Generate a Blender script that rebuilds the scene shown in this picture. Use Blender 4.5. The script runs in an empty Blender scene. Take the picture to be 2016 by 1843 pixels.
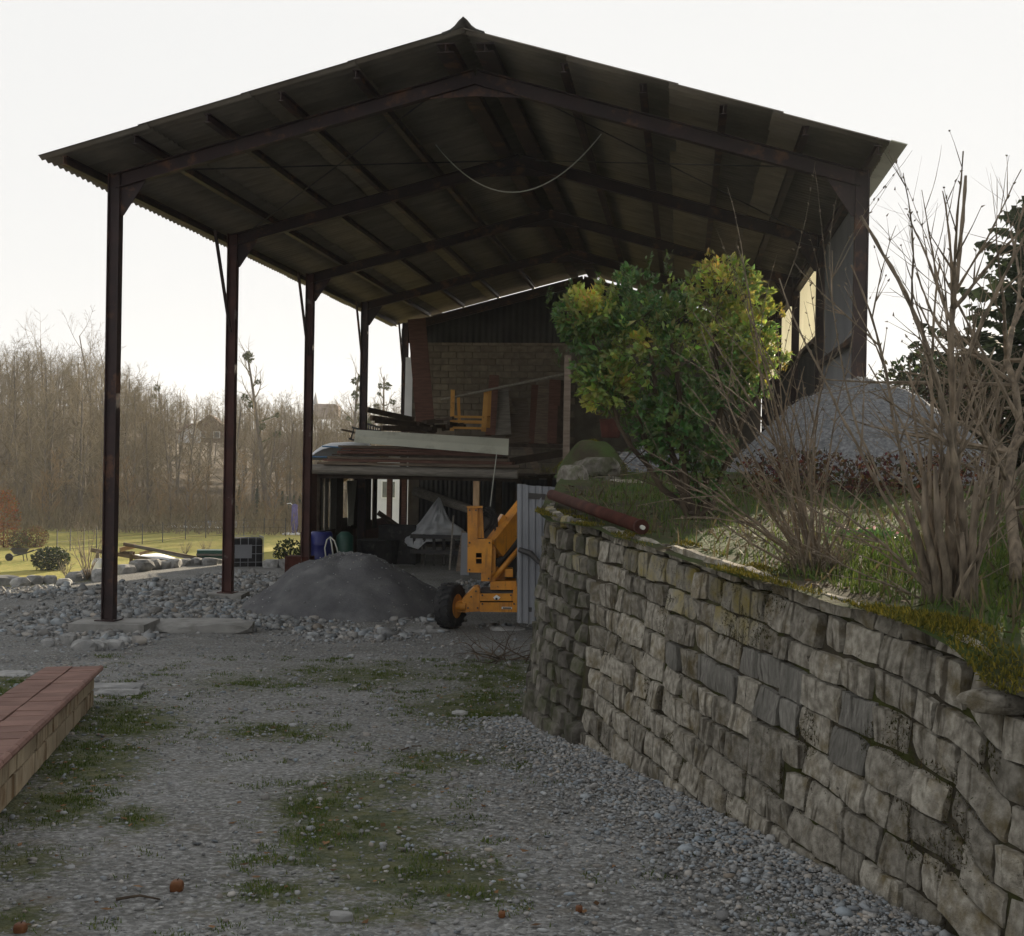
import bpy, math, random
import numpy as np
from mathutils import Vector, Matrix, noise

random.seed(7); RNG = np.random.default_rng(11)
SC = bpy.context.scene
COL = SC.collection
R = math.radians

# ------------------------------------------------------------------ camera, sky, sun, exposure
FPX = 2417.0; CX = 1008.0; CY = 921.5; CAMZ = 2.73; ROLL = 1.0; PITCH = -0.28
cam = bpy.data.cameras.new('camera'); cam_o = bpy.data.objects.new('camera', cam); COL.objects.link(cam_o)
cam.sensor_fit = 'HORIZONTAL'; cam.sensor_width = 36.0; cam.lens = 36.0 * FPX / 2016.0
cam.clip_start = 0.1; cam.clip_end = 6000
cam_o.location = (0, 0, CAMZ); cam_o.rotation_euler = (R(90 + PITCH), R(-ROLL), 0)
SC.camera = cam_o
CAMR = cam_o.rotation_euler.to_matrix()

SUN_AZ, SUN_EL = 21.8, 13.2
world = bpy.data.worlds.new('World'); SC.world = world; world.use_nodes = True
wn = world.node_tree.nodes; wl = world.node_tree.links
bg = wn['Background']
sky = wn.new('ShaderNodeTexSky'); sky.sky_type = 'NISHITA'; sky.sun_disc = False
sky.sun_elevation = R(SUN_EL); sky.sun_rotation = R(SUN_AZ)
sky.air_density = 1.0; sky.dust_density = 2.0; sky.ozone_density = 1.0; sky.altitude = 300
bg.inputs['Strength'].default_value = 0.10
# thin white overcast over the whole sky: an even veil added to the clear sky, and no part brighter than the veil allows
veil = wn.new('ShaderNodeVectorMath'); veil.operation = 'ADD'; veil.inputs[1].default_value = (.4, .4, .4)
cap = wn.new('ShaderNodeVectorMath'); cap.operation = 'MINIMUM'; cap.inputs[1].default_value = (3.26, 3.26, 3.26)
hz = wn.new('ShaderNodeHueSaturation'); hz.inputs['Saturation'].default_value = .12
wl.new(sky.outputs[0], hz.inputs['Color']); wl.new(hz.outputs[0], veil.inputs[0]); wl.new(veil.outputs[0], cap.inputs[0]); wl.new(cap.outputs[0], bg.inputs['Color'])

sd = bpy.data.lights.new('sun', 'SUN'); sd.energy = 5.0; sd.angle = R(0.6); sd.color = (1.0, 0.86, 0.66)
so = bpy.data.objects.new('sun', sd); COL.objects.link(so)
SUND = Vector((math.sin(R(SUN_AZ)) * math.cos(R(SUN_EL)), math.cos(R(SUN_AZ)) * math.cos(R(SUN_EL)), math.sin(R(SUN_EL))))
so.rotation_euler = (-SUND).to_track_quat('-Z', 'Y').to_euler(); so.location = (20, 40, 30)

SC.view_settings.view_transform = 'Standard'; SC.view_settings.look = 'None'
SC.view_settings.gamma = 1.0; SC.view_settings.use_curve_mapping = False
SC.view_settings.exposure = 1.42
SC.render.engine = 'CYCLES'
SC.cycles.use_denoising = True; SC.cycles.max_bounces = 6; SC.cycles.transparent_max_bounces = 12
SC.cycles.diffuse_bounces = 2; SC.cycles.glossy_bounces = 2; SC.cycles.volume_bounces = 0
SC.cycles.sample_clamp_indirect = 4.0

# ------------------------------------------------------------------ helpers: places
def at(px, py, d):
    """point at picture position (2016 px wide) and distance d metres ahead"""
    v = CAMR @ Vector(((px - CX) / FPX, -(py - CY) / FPX, -1.0))
    return Vector((0, 0, CAMZ)) + v * (d / v.y)

BA = R(7.9)
def B(X, Y, Z):
    """barn coordinates (X across, Y along the ridge) to world"""
    return Vector((X * math.cos(BA) + Y * math.sin(BA), -X * math.sin(BA) + Y * math.cos(BA), Z))

def ss(a, b, x):
    t = np.clip((x - a) / (b - a), 0, 1); return t * t * (3 - 2 * t)

def H(x, y):
    x = np.asarray(x, float); y = np.asarray(y, float)
    z = np.maximum(1.45 - 0.0764 * y, 0.0)
    r = x / np.maximum(y, 1.0)
    edge = np.interp(r, [-.6, -.417, -.334, -.293, -.231, -.185, -.12, 0, .1], [24, 24.7, 26.7, 30.7, 31.6, 31.4, 44, 46, 46])
    low = -2.6 * ss(0, 14, y - edge)
    left = ss(.20, .38, -r)
    hill = ss(88, 165, y) * (3.0 + 7.0 * left) + ss(150, 420, y) * 11 + ss(420, 1500, y) * 12
    right = ss(.10, .24, r) * ss(22, 45, y) * (1 - ss(60, 120, y))
    return z + low * (1 - ss(.06, .16, r)) + hill + right * 2.3

PATH = [(2.15, 1.2), (1.82, 2.8), (1.51, 4.21), (1.18, 5.65), (.574, 8.07), (.24, 9.05), (.16, 9.7), (.26, 11.3), (.6, 15.2), (.98, 20.0), (1.6, 26.0), (3.0, 40.0)]
PY = [p[1] for p in PATH]; PX = [p[0] for p in PATH]
def wallx(y): return np.interp(y, PY, PX)
def toprel(y): return -.10 * ss(0, .35, 4.35 - np.asarray(y, float)) - .63 + .045 * (np.minimum(y, 17.0) - 4.2) + .01 * np.maximum(y - 17, 0)
def TZ(x, y):
    """terrace surface above the stone wall"""
    x = np.asarray(x, float); y = np.asarray(y, float)
    return CAMZ + toprel(y) + .03 * np.sin(x * 2.1 + y) * np.cos(y * 1.3) + .05 * ss(.5, 3, x - wallx(y))

def hit(px, py, fn, d0=2.0, d1=400.0):
    lo = d0
    d = d0
    while d < d1:
        p = at(px, py, d)
        if p.z <= float(fn(p.x, p.y)):
            break
        lo = d; d *= 1.03
    hi = d
    for _ in range(25):
        m = (lo + hi) / 2; p = at(px, py, m)
        if p.z <= float(fn(p.x, p.y)): hi = m
        else: lo = m
    p = at(px, py, hi); p.z = float(fn(p.x, p.y)); return p
def onG(px, py): return hit(px, py, H)
def onT(px, py): return hit(px, py, TZ, 2.0, 60)

# ------------------------------------------------------------------ helpers: materials
MATS = {}
def _n(nt, t, **kw):
    n = nt.nodes.new(t)
    for k, v in kw.items(): setattr(n, k, v)
    return n

def pm(name, c1, c2, scale=4.0, rough=.85, bump=.3, bscale=40.0, rnd=.12, spec=.25, c3=None, s3=1.5, t3=.55, w3=.12,
       stretch=(1, 1, 1), metallic=0.0, vcol=False, trans=0.0, detail=6.0, bdist=.01, c4=None, s4=9., t4=.62, coord='Object', streak=None):
    """procedural surface: two tones by noise, optional stains (c3) and specks (c4), bump, small per-object variation"""
    m = bpy.data.materials.new(name); m.use_nodes = True; nt = m.node_tree; L = nt.links.new
    bs = nt.nodes['Principled BSDF']
    tc = _n(nt, 'ShaderNodeTexCoord'); mp = _n(nt, 'ShaderNodeMapping'); mp.inputs['Scale'].default_value = stretch
    L(tc.outputs[coord], mp.inputs['Vector'])
    oi = _n(nt, 'ShaderNodeObjectInfo')
    ad = _n(nt, 'ShaderNodeVectorMath', operation='MULTIPLY_ADD')
    cb = _n(nt, 'ShaderNodeCombineXYZ')
    for i in range(3): L(oi.outputs['Random'], cb.inputs[i])
    L(cb.outputs[0], ad.inputs[0]); ad.inputs[1].default_value = (37.0, 53.0, 71.0); L(mp.outputs[0], ad.inputs[2])
    vec = ad.outputs[0]
    n1 = _n(nt, 'ShaderNodeTexNoise'); n1.inputs['Scale'].default_value = scale; n1.inputs['Detail'].default_value = detail
    L(vec, n1.inputs['Vector'])
    rp = _n(nt, 'ShaderNodeValToRGB'); rp.color_ramp.elements[0].position = .36; rp.color_ramp.elements[1].position = .66
    L(n1.outputs['Fac'], rp.inputs[0])
    mx = _n(nt, 'ShaderNodeMix', data_type='RGBA')
    L(rp.outputs[0], mx.inputs[0]); mx.inputs[6].default_value = (*c1, 1); mx.inputs[7].default_value = (*c2, 1)
    col = mx.outputs[2]
    if vcol:
        at_ = _n(nt, 'ShaderNodeAttribute', attribute_name='col')
        mm = _n(nt, 'ShaderNodeMix', data_type='RGBA', blend_type='MULTIPLY'); mm.inputs[0].default_value = 1
        L(col, mm.inputs[6]); L(at_.outputs['Color'], mm.inputs[7]); col = mm.outputs[2]
    for cc, sc_, th, wd in ((c3, s3, t3, w3), (c4, s4, t4, .05)):
        if cc is None: continue
        n3 = _n(nt, 'ShaderNodeTexNoise'); n3.inputs['Scale'].default_value = sc_; n3.inputs['Detail'].default_value = 8; n3.inputs['Roughness'].default_value = .65
        L(vec, n3.inputs['Vector'])
        mr = _n(nt, 'ShaderNodeMapRange'); mr.inputs[1].default_value = th - wd / 2; mr.inputs[2].default_value = th + wd / 2
        L(n3.outputs['Fac'], mr.inputs[0])
        m3 = _n(nt, 'ShaderNodeMix', data_type='RGBA'); L(mr.outputs[0], m3.inputs[0]); L(col, m3.inputs[6]); m3.inputs[7].default_value = (*cc, 1)
        col = m3.outputs[2]
    if streak is not None:
        ms_ = _n(nt, 'ShaderNodeMapping'); ms_.inputs['Scale'].default_value = (13, 13, .8); gp = _n(nt, 'ShaderNodeNewGeometry'); L(gp.outputs['Position'], ms_.inputs['Vector'])
        n5 = _n(nt, 'ShaderNodeTexNoise'); n5.inputs['Scale'].default_value = 1.6; n5.inputs['Detail'].default_value = 7; L(ms_.outputs[0], n5.inputs['Vector'])
        r5 = _n(nt, 'ShaderNodeMapRange'); r5.inputs[1].default_value = .56; r5.inputs[2].default_value = .68; r5.inputs[4].default_value = .85; L(n5.outputs['Fac'], r5.inputs[0])
        m5 = _n(nt, 'ShaderNodeMix', data_type='RGBA'); L(r5.outputs[0], m5.inputs[0]); L(col, m5.inputs[6]); m5.inputs[7].default_value = (*streak, 1); col = m5.outputs[2]
    if rnd > 0:
        mr = _n(nt, 'ShaderNodeMapRange'); mr.inputs[3].default_value = 1 - rnd; mr.inputs[4].default_value = 1 + rnd
        L(oi.outputs['Random'], mr.inputs[0])
        hv = _n(nt, 'ShaderNodeHueSaturation'); L(mr.outputs[0], hv.inputs['Value']); L(col, hv.inputs['Color']); col = hv.outputs[0]
    L(col, bs.inputs['Base Color'])
    bs.inputs['Roughness'].default_value = rough; bs.inputs['Metallic'].default_value = metallic
    bs.inputs['Specular IOR Level'].default_value = spec
    if bump > 0:
        n2 = _n(nt, 'ShaderNodeTexNoise'); n2.inputs['Scale'].default_value = bscale; n2.inputs['Detail'].default_value = 8
        n2.inputs['Roughness'].default_value = .65; L(vec, n2.inputs['Vector'])
        bp = _n(nt, 'ShaderNodeBump'); bp.inputs['Strength'].default_value = bump; bp.inputs['Distance'].default_value = bdist
        L(n2.outputs['Fac'], bp.inputs['Height']); L(bp.outputs[0], bs.inputs['Normal'])
    if trans > 0:
        tr = _n(nt, 'ShaderNodeBsdfTranslucent'); L(col, tr.inputs['Color'])
        ms = _n(nt, 'ShaderNodeMixShader'); ms.inputs[0].default_value = trans
        L(bs.outputs[0], ms.inputs[1]); L(tr.outputs[0], ms.inputs[2])
        L(ms.outputs[0], nt.nodes['Material Output'].inputs['Surface'])
    MATS[name] = m; return m

M = {}
M['steel'] = pm('painted_steel', (.022, .012, .012), (.038, .019, .018), 3, .6, .15, 60, .1, .4, c3=(.12, .055, .03), s3=2.2, t3=.6)
M['steel_old'] = pm('rusty_post', (.045, .018, .016), (.075, .03, .024), 2.5, .7, .2, 60, .1, .35, c3=(.28, .25, .22), s3=1.6, t3=.66)
M['sheet'] = pm('fibre_cement', (.195, .17, .14), (.235, .208, .172), 2.2, .95, .2, 30, .07, .1, c3=(.155, .135, .108), s3=1.3, t3=.58, w3=.3, stretch=(1, 2, 1))
M['ridge'] = pm('ridge_cement', (.13, .13, .12), (.2, .19, .17), 2, .95, .3, 30, .1, .1)
M['grey_sheet'] = pm('zinc_sheet', (.165, .172, .188), (.24, .248, .265), .8, .55, .1, 20, .06, .4, c3=(.2, .17, .14), s3=1.2, t3=.66)
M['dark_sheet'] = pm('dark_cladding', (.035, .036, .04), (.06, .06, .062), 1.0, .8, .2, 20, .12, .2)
M['clear_sheet'] = pm('clear_sheet', (.8, .78, .66), (.88, .86, .74), 1.0, .5, .05, 10, .0, .3, trans=.8)
M['block'] = pm('concrete_block', (.14, .12, .098), (.21, .182, .148), 5, .95, .5, 50, .16, .1, c3=(.14, .115, .09), s3=1.1, t3=.6, w3=.2)
M['mortar'] = pm('mortar', (.11, .1, .085), (.16, .145, .12), 3, .95, .4, 40, 0, .1)
M['concrete'] = pm('concrete', (.26, .255, .24), (.36, .35, .33), 2.2, .92, .5, 45, .1, .15, c3=(.17, .165, .15), s3=2, t3=.58, w3=.2)
M['wood'] = pm('weathered_wood', (.11, .085, .065), (.19, .15, .115), 3, .85, .4, 25, .28, .15, stretch=(1, 9, 9))
M['wood_grey'] = pm('grey_wood', (.17, .155, .135), (.26, .24, .21), 3, .9, .4, 25, .22, .12, stretch=(1, 9, 9))
M['wood_red'] = pm('red_wood', (.11, .06, .048), (.17, .092, .072), 3, .85, .3, 25, .22, .15, stretch=(1, 9, 9))
M['wood_dark'] = pm('dark_wood', (.05, .038, .03), (.09, .068, .052), 3, .9, .3, 25, .3, .1, stretch=(2, 2, 2))
M['wood_new'] = pm('fresh_wood', (.46, .30, .17), (.58, .40, .24), 4, .75, .2, 25, .12, .2, stretch=(3, 3, 1))
M['cream'] = pm('cream_metal', (.52, .53, .44), (.62, .62, .52), 1.2, .5, .08, 15, .04, .4, c3=(.33, .33, .27), s3=1.5, t3=.63, w3=.2)
M['white'] = pm('white_paint', (.66, .68, .7), (.78, .79, .8), 1.5, .5, .05, 15, .03, .4)
M['blue_line'] = pm('blue_stripe', (.05, .16, .32), (.08, .2, .38), 3, .5, .05, 15, 0, .4)
M['orange'] = pm('orange_paint', (.62, .25, .024), (.70, .30, .03), 1.6, .42, .06, 30, .03, .5, c3=(.36, .14, .025), s3=2.6, t3=.58, w3=.25, c4=(.12, .06, .03), s4=12, t4=.66, streak=(.3, .12, .025))
M['yellow'] = pm('yellow_ochre_paint', (.55, .27, .05), (.63, .33, .07), 2, .55, .1, 30, .05, .4, c3=(.3, .14, .03), s3=3, t3=.62)
M['black'] = pm('black_rubber', (.018, .018, .02), (.035, .034, .034), 6, .8, .3, 60, .05, .3, c3=(.08, .075, .07), s3=5, t3=.62)
M['dark_metal'] = pm('dark_metal', (.03, .03, .033), (.06, .055, .05), 4, .6, .2, 40, .2, .4)
M['rust'] = pm('rust', (.045, .017, .013), (.075, .028, .02), 6, .9, .4, 70, .05, .15, c3=(.08, .03, .022), s3=3, t3=.58)
M['decal'] = pm('white_decal', (.75, .75, .73), (.8, .8, .78), 3, .5, 0, 10, 0, .4)
M['tarp'] = pm('plastic_tarp', (.52, .54, .56), (.68, .7, .72), 2.5, .42, .25, 9, 0, .5, trans=.25)
M['blue'] = pm('blue_plastic', (.008, .013, .12), (.01, .018, .16), 2, .45, .05, 20, 0, .5)
M['green_pl'] = pm('green_plastic', (.012, .06, .045), (.018, .08, .055), 2, .45, .05, 20, 0, .5)
M['hose'] = pm('pale_hose', (.55, .56, .5), (.65, .66, .6), 3, .5, 0, 10, 0, .4)
M['sand'] = pm('sand', (.13, .13, .135), (.2, .2, .2), 3, .95, .7, 35, 0, .1, c3=(.10, .10, .105), s3=1.6, t3=.52, w3=.3, bdist=.03, vcol=False)
M['rock'] = pm('pale_rock', (.24, .24, .235), (.38, .375, .36), 6, .92, .6, 30, .25, .15, c3=(.15, .15, .14), s3=8, t3=.6, w3=.2)
M['rubble'] = pm('rubble_rock', (.22, .225, .225), (.36, .36, .35), 6, .92, .5, 30, 0, .15, vcol=True, c3=(.15, .15, .145), s3=5, t3=.62, w3=.2)
M['pebble'] = pm('pebbles', (.26, .262, .26), (.38, .38, .37), 9, .85, .3, 60, 0, .25, vcol=True)
M['stone'] = pm('wall_stone', (.20, .182, .148), (.41, .38, .32), 24, .95, 1.0, 55, .34, .06, c3=(.15, .12, .065), s3=5.5, t3=.60, w3=.18, c4=(.08, .07, .055), s4=16, t4=.66, bdist=.02, streak=(.06, .05, .036), detail=10)
M['stone_yellow'] = pm('lichen_stone', (.19, .175, .14), (.36, .335, .28), 24, .95, 1.0, 55, .3, .06, c3=(.25, .205, .07), s3=6, t3=.55, w3=.2, c4=(.09, .08, .05), s4=30, t4=.64, bdist=.02, streak=(.07, .062, .045))
M['stone_dark'] = pm('dark_rubble_stone', (.105, .095, .08), (.2, .185, .16), 14, .95, 1.0, 34, .35, .08, c3=(.07, .075, .04), s3=5, t3=.55, w3=.2, bdist=.02)
M['render'] = pm('cement_render', (.2, .19, .168), (.33, .315, .28), 22, .95, 1.0, 60, .08, .08, c3=(.12, .115, .1), s3=2.2, t3=.55, w3=.3, stretch=(3, 3, .8), bdist=.015, streak=(.06, .055, .045))
M['core'] = pm('wall_joint_soil', (.035, .03, .022), (.075, .065, .048), 8, 1, .9, 25, 0, .05, c3=(.05, .055, .018), s3=5, t3=.55, w3=.15)
M['tile'] = pm('terracotta_tile', (.17, .095, .076), (.235, .138, .11), 5, .85, .35, 40, .13, .2, c3=(.2, .115, .09), s3=3, t3=.6, w3=.2)
M['brick'] = pm('pale_brick', (.32, .255, .175), (.45, .37, .26), 4, .92, .5, 40, .2, .1, c3=(.17, .11, .06), s3=4, t3=.56, w3=.15, stretch=(1, 1, .5))
M['soil'] = pm('terrace_soil', (.05, .042, .03), (.085, .07, .048), 3, 1, .8, 20, 0, .05, c3=(.06, .085, .03), s3=1.6, t3=.5, w3=.2, bdist=.03)
M['leaf'] = pm('leaf', (.8, .8, .8), (1, 1, 1), 9, .45, 0, 10, 0, .45, vcol=True, trans=.35)
M['grass'] = pm('grass_blades', (.8, .8, .8), (1, 1, 1), 3, .7, 0, 10, 0, .2, vcol=True, trans=.25)
M['moss'] = pm('moss', (.8, .8, .8), (1, 1, 1), 6, .95, 0, 10, 0, .05, vcol=True, trans=.15)
M['bark'] = pm('shrub_bark', (.12, .098, .074), (.29, .235, .172), 30, .95, .8, 60, .15, .12, stretch=(1, 1, .3))
M['bark_dark'] = pm('dark_bark', (.06, .045, .035), (.11, .085, .06), 10, .95, .5, 40, .15, .1, stretch=(1, 1, .3))
M['twig'] = pm('wood_twigs', (.15, .122, .074), (.25, .2, .122), .6, .9, 0, 10, .22, .1)
M['twig_red'] = pm('orange_twigs', (.2, .135, .07), (.28, .19, .095), 1, .9, 0, 10, .15, .1)
M['trunk_far'] = pm('grey_trunks', (.12, .10, .08), (.2, .17, .135), 1, .9, 0, 10, .2, .1)
M['needle'] = pm('needles', (.028, .042, .02), (.05, .07, .03), 3, .7, 0, 10, .1, .2, trans=.2)
M['mistletoe'] = pm('mistletoe', (.07, .085, .03), (.11, .12, .045), 3, .8, 0, 10, .1, .15)
M['roof_tile'] = pm('brown_roof', (.13, .085, .065), (.19, .12, .09), 2, .9, .3, 10, .05, .1)
M['house_white'] = pm('white_render', (.62, .64, .68), (.72, .74, .78), 1, .9, .1, 10, .03, .1)
M['timber_house'] = pm('timber_wall', (.12, .075, .05), (.18, .115, .08), 2, .9, .1, 10, .05, .1)
M['glass'] = pm('window_glass', (.09, .1, .1), (.14, .15, .14), 2, .15, 0, 10, 0, .5)
M['purple'] = pm('purple_cloth', (.09, .08, .2), (.13, .11, .26), 4, .8, .1, 20, 0, .2)
M['apple'] = pm('rotten_apple', (.11, .042, .016), (.17, .07, .025), 14, .6, .4, 30, .1, .3, c3=(.12, .045, .02), s3=18, t3=.58)
M['dead_leaf'] = pm('dead_leaves', (.8, .8, .8), (1, 1, 1), 9, .8, 0, 10, 0, .1, vcol=True, trans=.2)
M['heap'] = pm('gravel_heap', (.16, .165, .17), (.28, .285, .29), 30, .92, .9, 60, 0, .15, c3=(.12, .125, .13), s3=14, t3=.55, w3=.2, bdist=.03)

# ------------------------------------------------------------------ helpers: meshes
def W(o):
    m = o.matrix_basis.copy(); p = o.parent
    while p is not None: m = p.matrix_basis @ m; p = p.parent
    return m

def tag(o, label, cat, group=None, kind=None):
    if label: o['label'] = label
    if cat: o['category'] = cat
    if group: o['group'] = group
    if kind: o['kind'] = kind
    return o

def thing(name, loc, label, cat, rz=0.0, group=None):
    o = bpy.data.objects.new(name, None); o.empty_display_size = .2; COL.objects.link(o)
    o.location = loc; o.rotation_euler = (0, 0, rz)
    o.matrix_basis = Matrix.Translation(Vector(loc)) @ Matrix.Rotation(rz, 4, 'Z')
    return tag(o, label, cat, group)

class MB:
    def __init__(s): s.v = []; s.f = []; s.c = []
    def add(s, vs, fs, col=None):
        b = len(s.v); s.v.extend(tuple(v) for v in vs); s.f.extend(tuple(i + b for i in f) for f in fs)
        if col is not None: s.c.extend([col] * len(vs))
        return s
    def box(s, c, size, rot=None):
        hx, hy, hz = size[0] / 2, size[1] / 2, size[2] / 2; c = Vector(c)
        vs = [Vector((x, y, z)) for x in (-hx, hx) for y in (-hy, hy) for z in (-hz, hz)]
        if rot is not None: vs = [rot @ v for v in vs]
        return s.add([c + v for v in vs], [(0, 1, 3, 2), (4, 6, 7, 5), (0, 4, 5, 1), (2, 3, 7, 6), (0, 2, 6, 4), (1, 5, 7, 3)])
    def frame(s, p0, p1, up=(0, 0, 1)):
        a = (Vector(p1) - Vector(p0)).normalized(); u = Vector(up)
        if abs(a.dot(u)) > .98: u = Vector((0, 1, 0))
        x = a.cross(u).normalized(); y = x.cross(a).normalized(); return a, x, y
    def prof(s, p0, p1, poly, up=(0, 0, 1), cap=True):
        p0 = Vector(p0); p1 = Vector(p1); a, x, y = s.frame(p0, p1, up); n = len(poly)
        vs = [p + x * q[0] + y * q[1] for p in (p0, p1) for q in poly]
        fs = [(i, (i + 1) % n, n + (i + 1) % n, n + i) for i in range(n)]
        if cap: fs += [tuple(range(n - 1, -1, -1)), tuple(range(n, 2 * n))]
        return s.add(vs, fs)
    def beam(s, p0, p1, w, h, up=(0, 0, 1)):
        w /= 2; h /= 2
        return s.prof(p0, p1, [(-w, -h), (w, -h), (w, h), (-w, h)], up)
    def ibeam(s, p0, p1, w, h, up=(0, 0, 1), tf=.014, tw=.01):
        w /= 2; h /= 2; t = tw / 2
        return s.prof(p0, p1, [(-w, -h), (w, -h), (w, -h + tf), (t, -h + tf), (t, h - tf), (w, h - tf), (w, h), (-w, h), (-w, h - tf), (-t, h - tf), (-t, -h + tf), (-w, -h + tf)], up)
    def tube(s, pts, rad, n=6, cap=True, col=None):
        pts = [Vector(p) for p in pts]; m = len(pts)
        if not hasattr(rad, '__len__'): rad = [rad] * m
        vs = []; x = None
        for i, p in enumerate(pts):
            a = (pts[min(i + 1, m - 1)] - pts[max(i - 1, 0)])
            if a.length < 1e-7: a = Vector((0, 0, 1))
            a.normalize()
            if x is None: x = a.orthogonal().normalized()
            else:
                x = x - a * x.dot(a)
                x = x.normalized() if x.length > 1e-6 else a.orthogonal().normalized()
            y = a.cross(x)
            for k in range(n):
                t = 2 * math.pi * k / n; vs.append(p + (x * math.cos(t) + y * math.sin(t)) * rad[i])
        fs = [(i * n + k, i * n + (k + 1) % n, (i + 1) * n + (k + 1) % n, (i + 1) * n + k) for i in range(m - 1) for k in range(n)]
        if cap: fs += [tuple(range(n - 1, -1, -1)), tuple(range((m - 1) * n, m * n))]
        return s.add(vs, fs, col)
    def extrude(s, poly, vec):
        """closed polygon (world points) pushed back along vec"""
        n = len(poly); vec = Vector(vec); poly = [Vector(p) for p in poly]
        fs = [tuple(range(n)), tuple(range(2 * n - 1, n - 1, -1))] + [(i, n + i, n + (i + 1) % n, (i + 1) % n) for i in range(n)]
        return s.add(poly + [p + vec for p in poly], fs)
    def rock(s, c, size, seed, rot=0.0, col=None, sub=1, amp=.35):
        base, fs = ICO[sub]; c = Vector(c); off = Vector((seed * 7.13 % 91, seed * 3.7 % 83, seed * 1.9 % 77)); vs = []
        cr, sr = math.cos(rot), math.sin(rot)
        for b in base:
            k = 1 + amp * noise.noise(b * 1.3 + off) + amp * .4 * noise.noise(b * 3.1 + off)
            q = Vector((max(-.8, min(.8, b.x * k)) * size[0], max(-.8, min(.8, b.y * k)) * size[1], max(-.72, min(.78, b.z * k)) * size[2]))
            vs.append(c + Vector((q.x * cr - q.y * sr, q.x * sr + q.y * cr, q.z)))
        return s.add(vs, fs, col)
    def mesh(s, name, inv=None):
        me = bpy.data.meshes.new(name)
        vs = [inv @ Vector(v) for v in s.v] if inv is not None else s.v
        me.from_pydata([tuple(v) for v in vs], [], s.f)
        if s.c and len(s.c) == len(s.v):
            a = me.color_attributes.new('col', 'FLOAT_COLOR', 'POINT')
            a.data.foreach_set('color', np.array([(*c[:3], 1.0) for c in s.c], np.float32).ravel())
        return me
    def build(s, name, mat, parent, smooth=False, label=None, kind=None):
        me = s.mesh(name, W(parent).inverted()); me.materials.append(mat)
        if smooth: me.shade_smooth()
        o = bpy.data.objects.new(name, me); COL.objects.link(o); o.parent = parent
        if label: o['label'] = label
        if kind: o['kind'] = kind
        return o
    def top(s, name, mat, label, cat, group=None, smooth=False, kind=None, rz=0.0):
        a = np.array(s.v); lo = a.min(0); hi = a.max(0); loc = Vector(((lo[0] + hi[0]) / 2, (lo[1] + hi[1]) / 2, lo[2]))
        mx = Matrix.Translation(loc) @ Matrix.Rotation(rz, 4, 'Z')
        me = s.mesh(name, mx.inverted()); me.materials.append(mat)
        if smooth: me.shade_smooth()
        o = bpy.data.objects.new(name, me); COL.objects.link(o); o.matrix_basis = mx
        return tag(o, label, cat, group, kind)

def _ico(sub):
    import bmesh
    bm = bmesh.new(); bmesh.ops.create_icosphere(bm, subdivisions=sub, radius=1.0)
    vs = [v.co.copy() for v in bm.verts]; fs = [tuple(v.index for v in f.verts) for f in bm.faces]; bm.free(); return vs, fs
ICO = {1: _ico(2), 0: _ico(1), 2: _ico(3)}

def link_copy(o, parent=None):
    c = o.copy(); COL.objects.link(c); c.parent = parent; return c
def copy_tree(root, mx):
    c = link_copy(root); c.matrix_basis = mx
    for ch in root.children:
        k = link_copy(ch, c)
        for g in ch.children: link_copy(g, k)
    return c

def scatter(name, mat, temps, P, S, col, label=None, cat=None, kind='stuff', parent=None, smooth=False, tilt=.6):
    """one joined mesh of many small pieces; temps: list of (verts array, faces)"""
    V = []; Fs = []; C = []; b = 0
    n = len(P); ti = RNG.integers(0, len(temps), n); rz = RNG.uniform(0, 6.283, n); tl = RNG.normal(0, tilt, (n, 2))
    for i in range(n):
        tv, tf = temps[ti[i]]; cz, sz = math.cos(rz[i]), math.sin(rz[i]); cx, sx = math.cos(tl[i, 0]), math.sin(tl[i, 0])
        v = tv * S[i]
        y = v[:, 1] * cx - v[:, 2] * sx; z = v[:, 1] * sx + v[:, 2] * cx; x = v[:, 0]
        q = np.stack([x * cz - y * sz, x * sz + y * cz, z], 1) + P[i]
        V.append(q); Fs.append(tf + b); b += len(tv); C.append(np.repeat(col[i][None, :], len(tv), 0))
    V = np.concatenate(V); Fs = np.concatenate(Fs); C = np.concatenate(C)
    me = bpy.data.meshes.new(name); me.vertices.add(len(V)); me.vertices.foreach_set('co', V.astype(np.float32).ravel())
    k = Fs.shape[1]; me.loops.add(Fs.size); me.loops.foreach_set('vertex_index', Fs.astype(np.int32).ravel())
    me.polygons.add(len(Fs)); me.polygons.foreach_set('loop_start', (np.arange(len(Fs)) * k).astype(np.int32))
    me.update(calc_edges=True)
    a = me.color_attributes.new('col', 'FLOAT_COLOR', 'POINT')
    a.data.foreach_set('color', np.concatenate([C, np.ones((len(C), 1))], 1).astype(np.float32).ravel())
    me.materials.append(mat)
    if smooth: me.shade_smooth()
    o = bpy.data.objects.new(name, me); COL.objects.link(o)
    if parent is not None: o.parent = parent; o.matrix_parent_inverse = W(parent).inverted()
    return tag(o, label, cat, None, kind)

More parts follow.
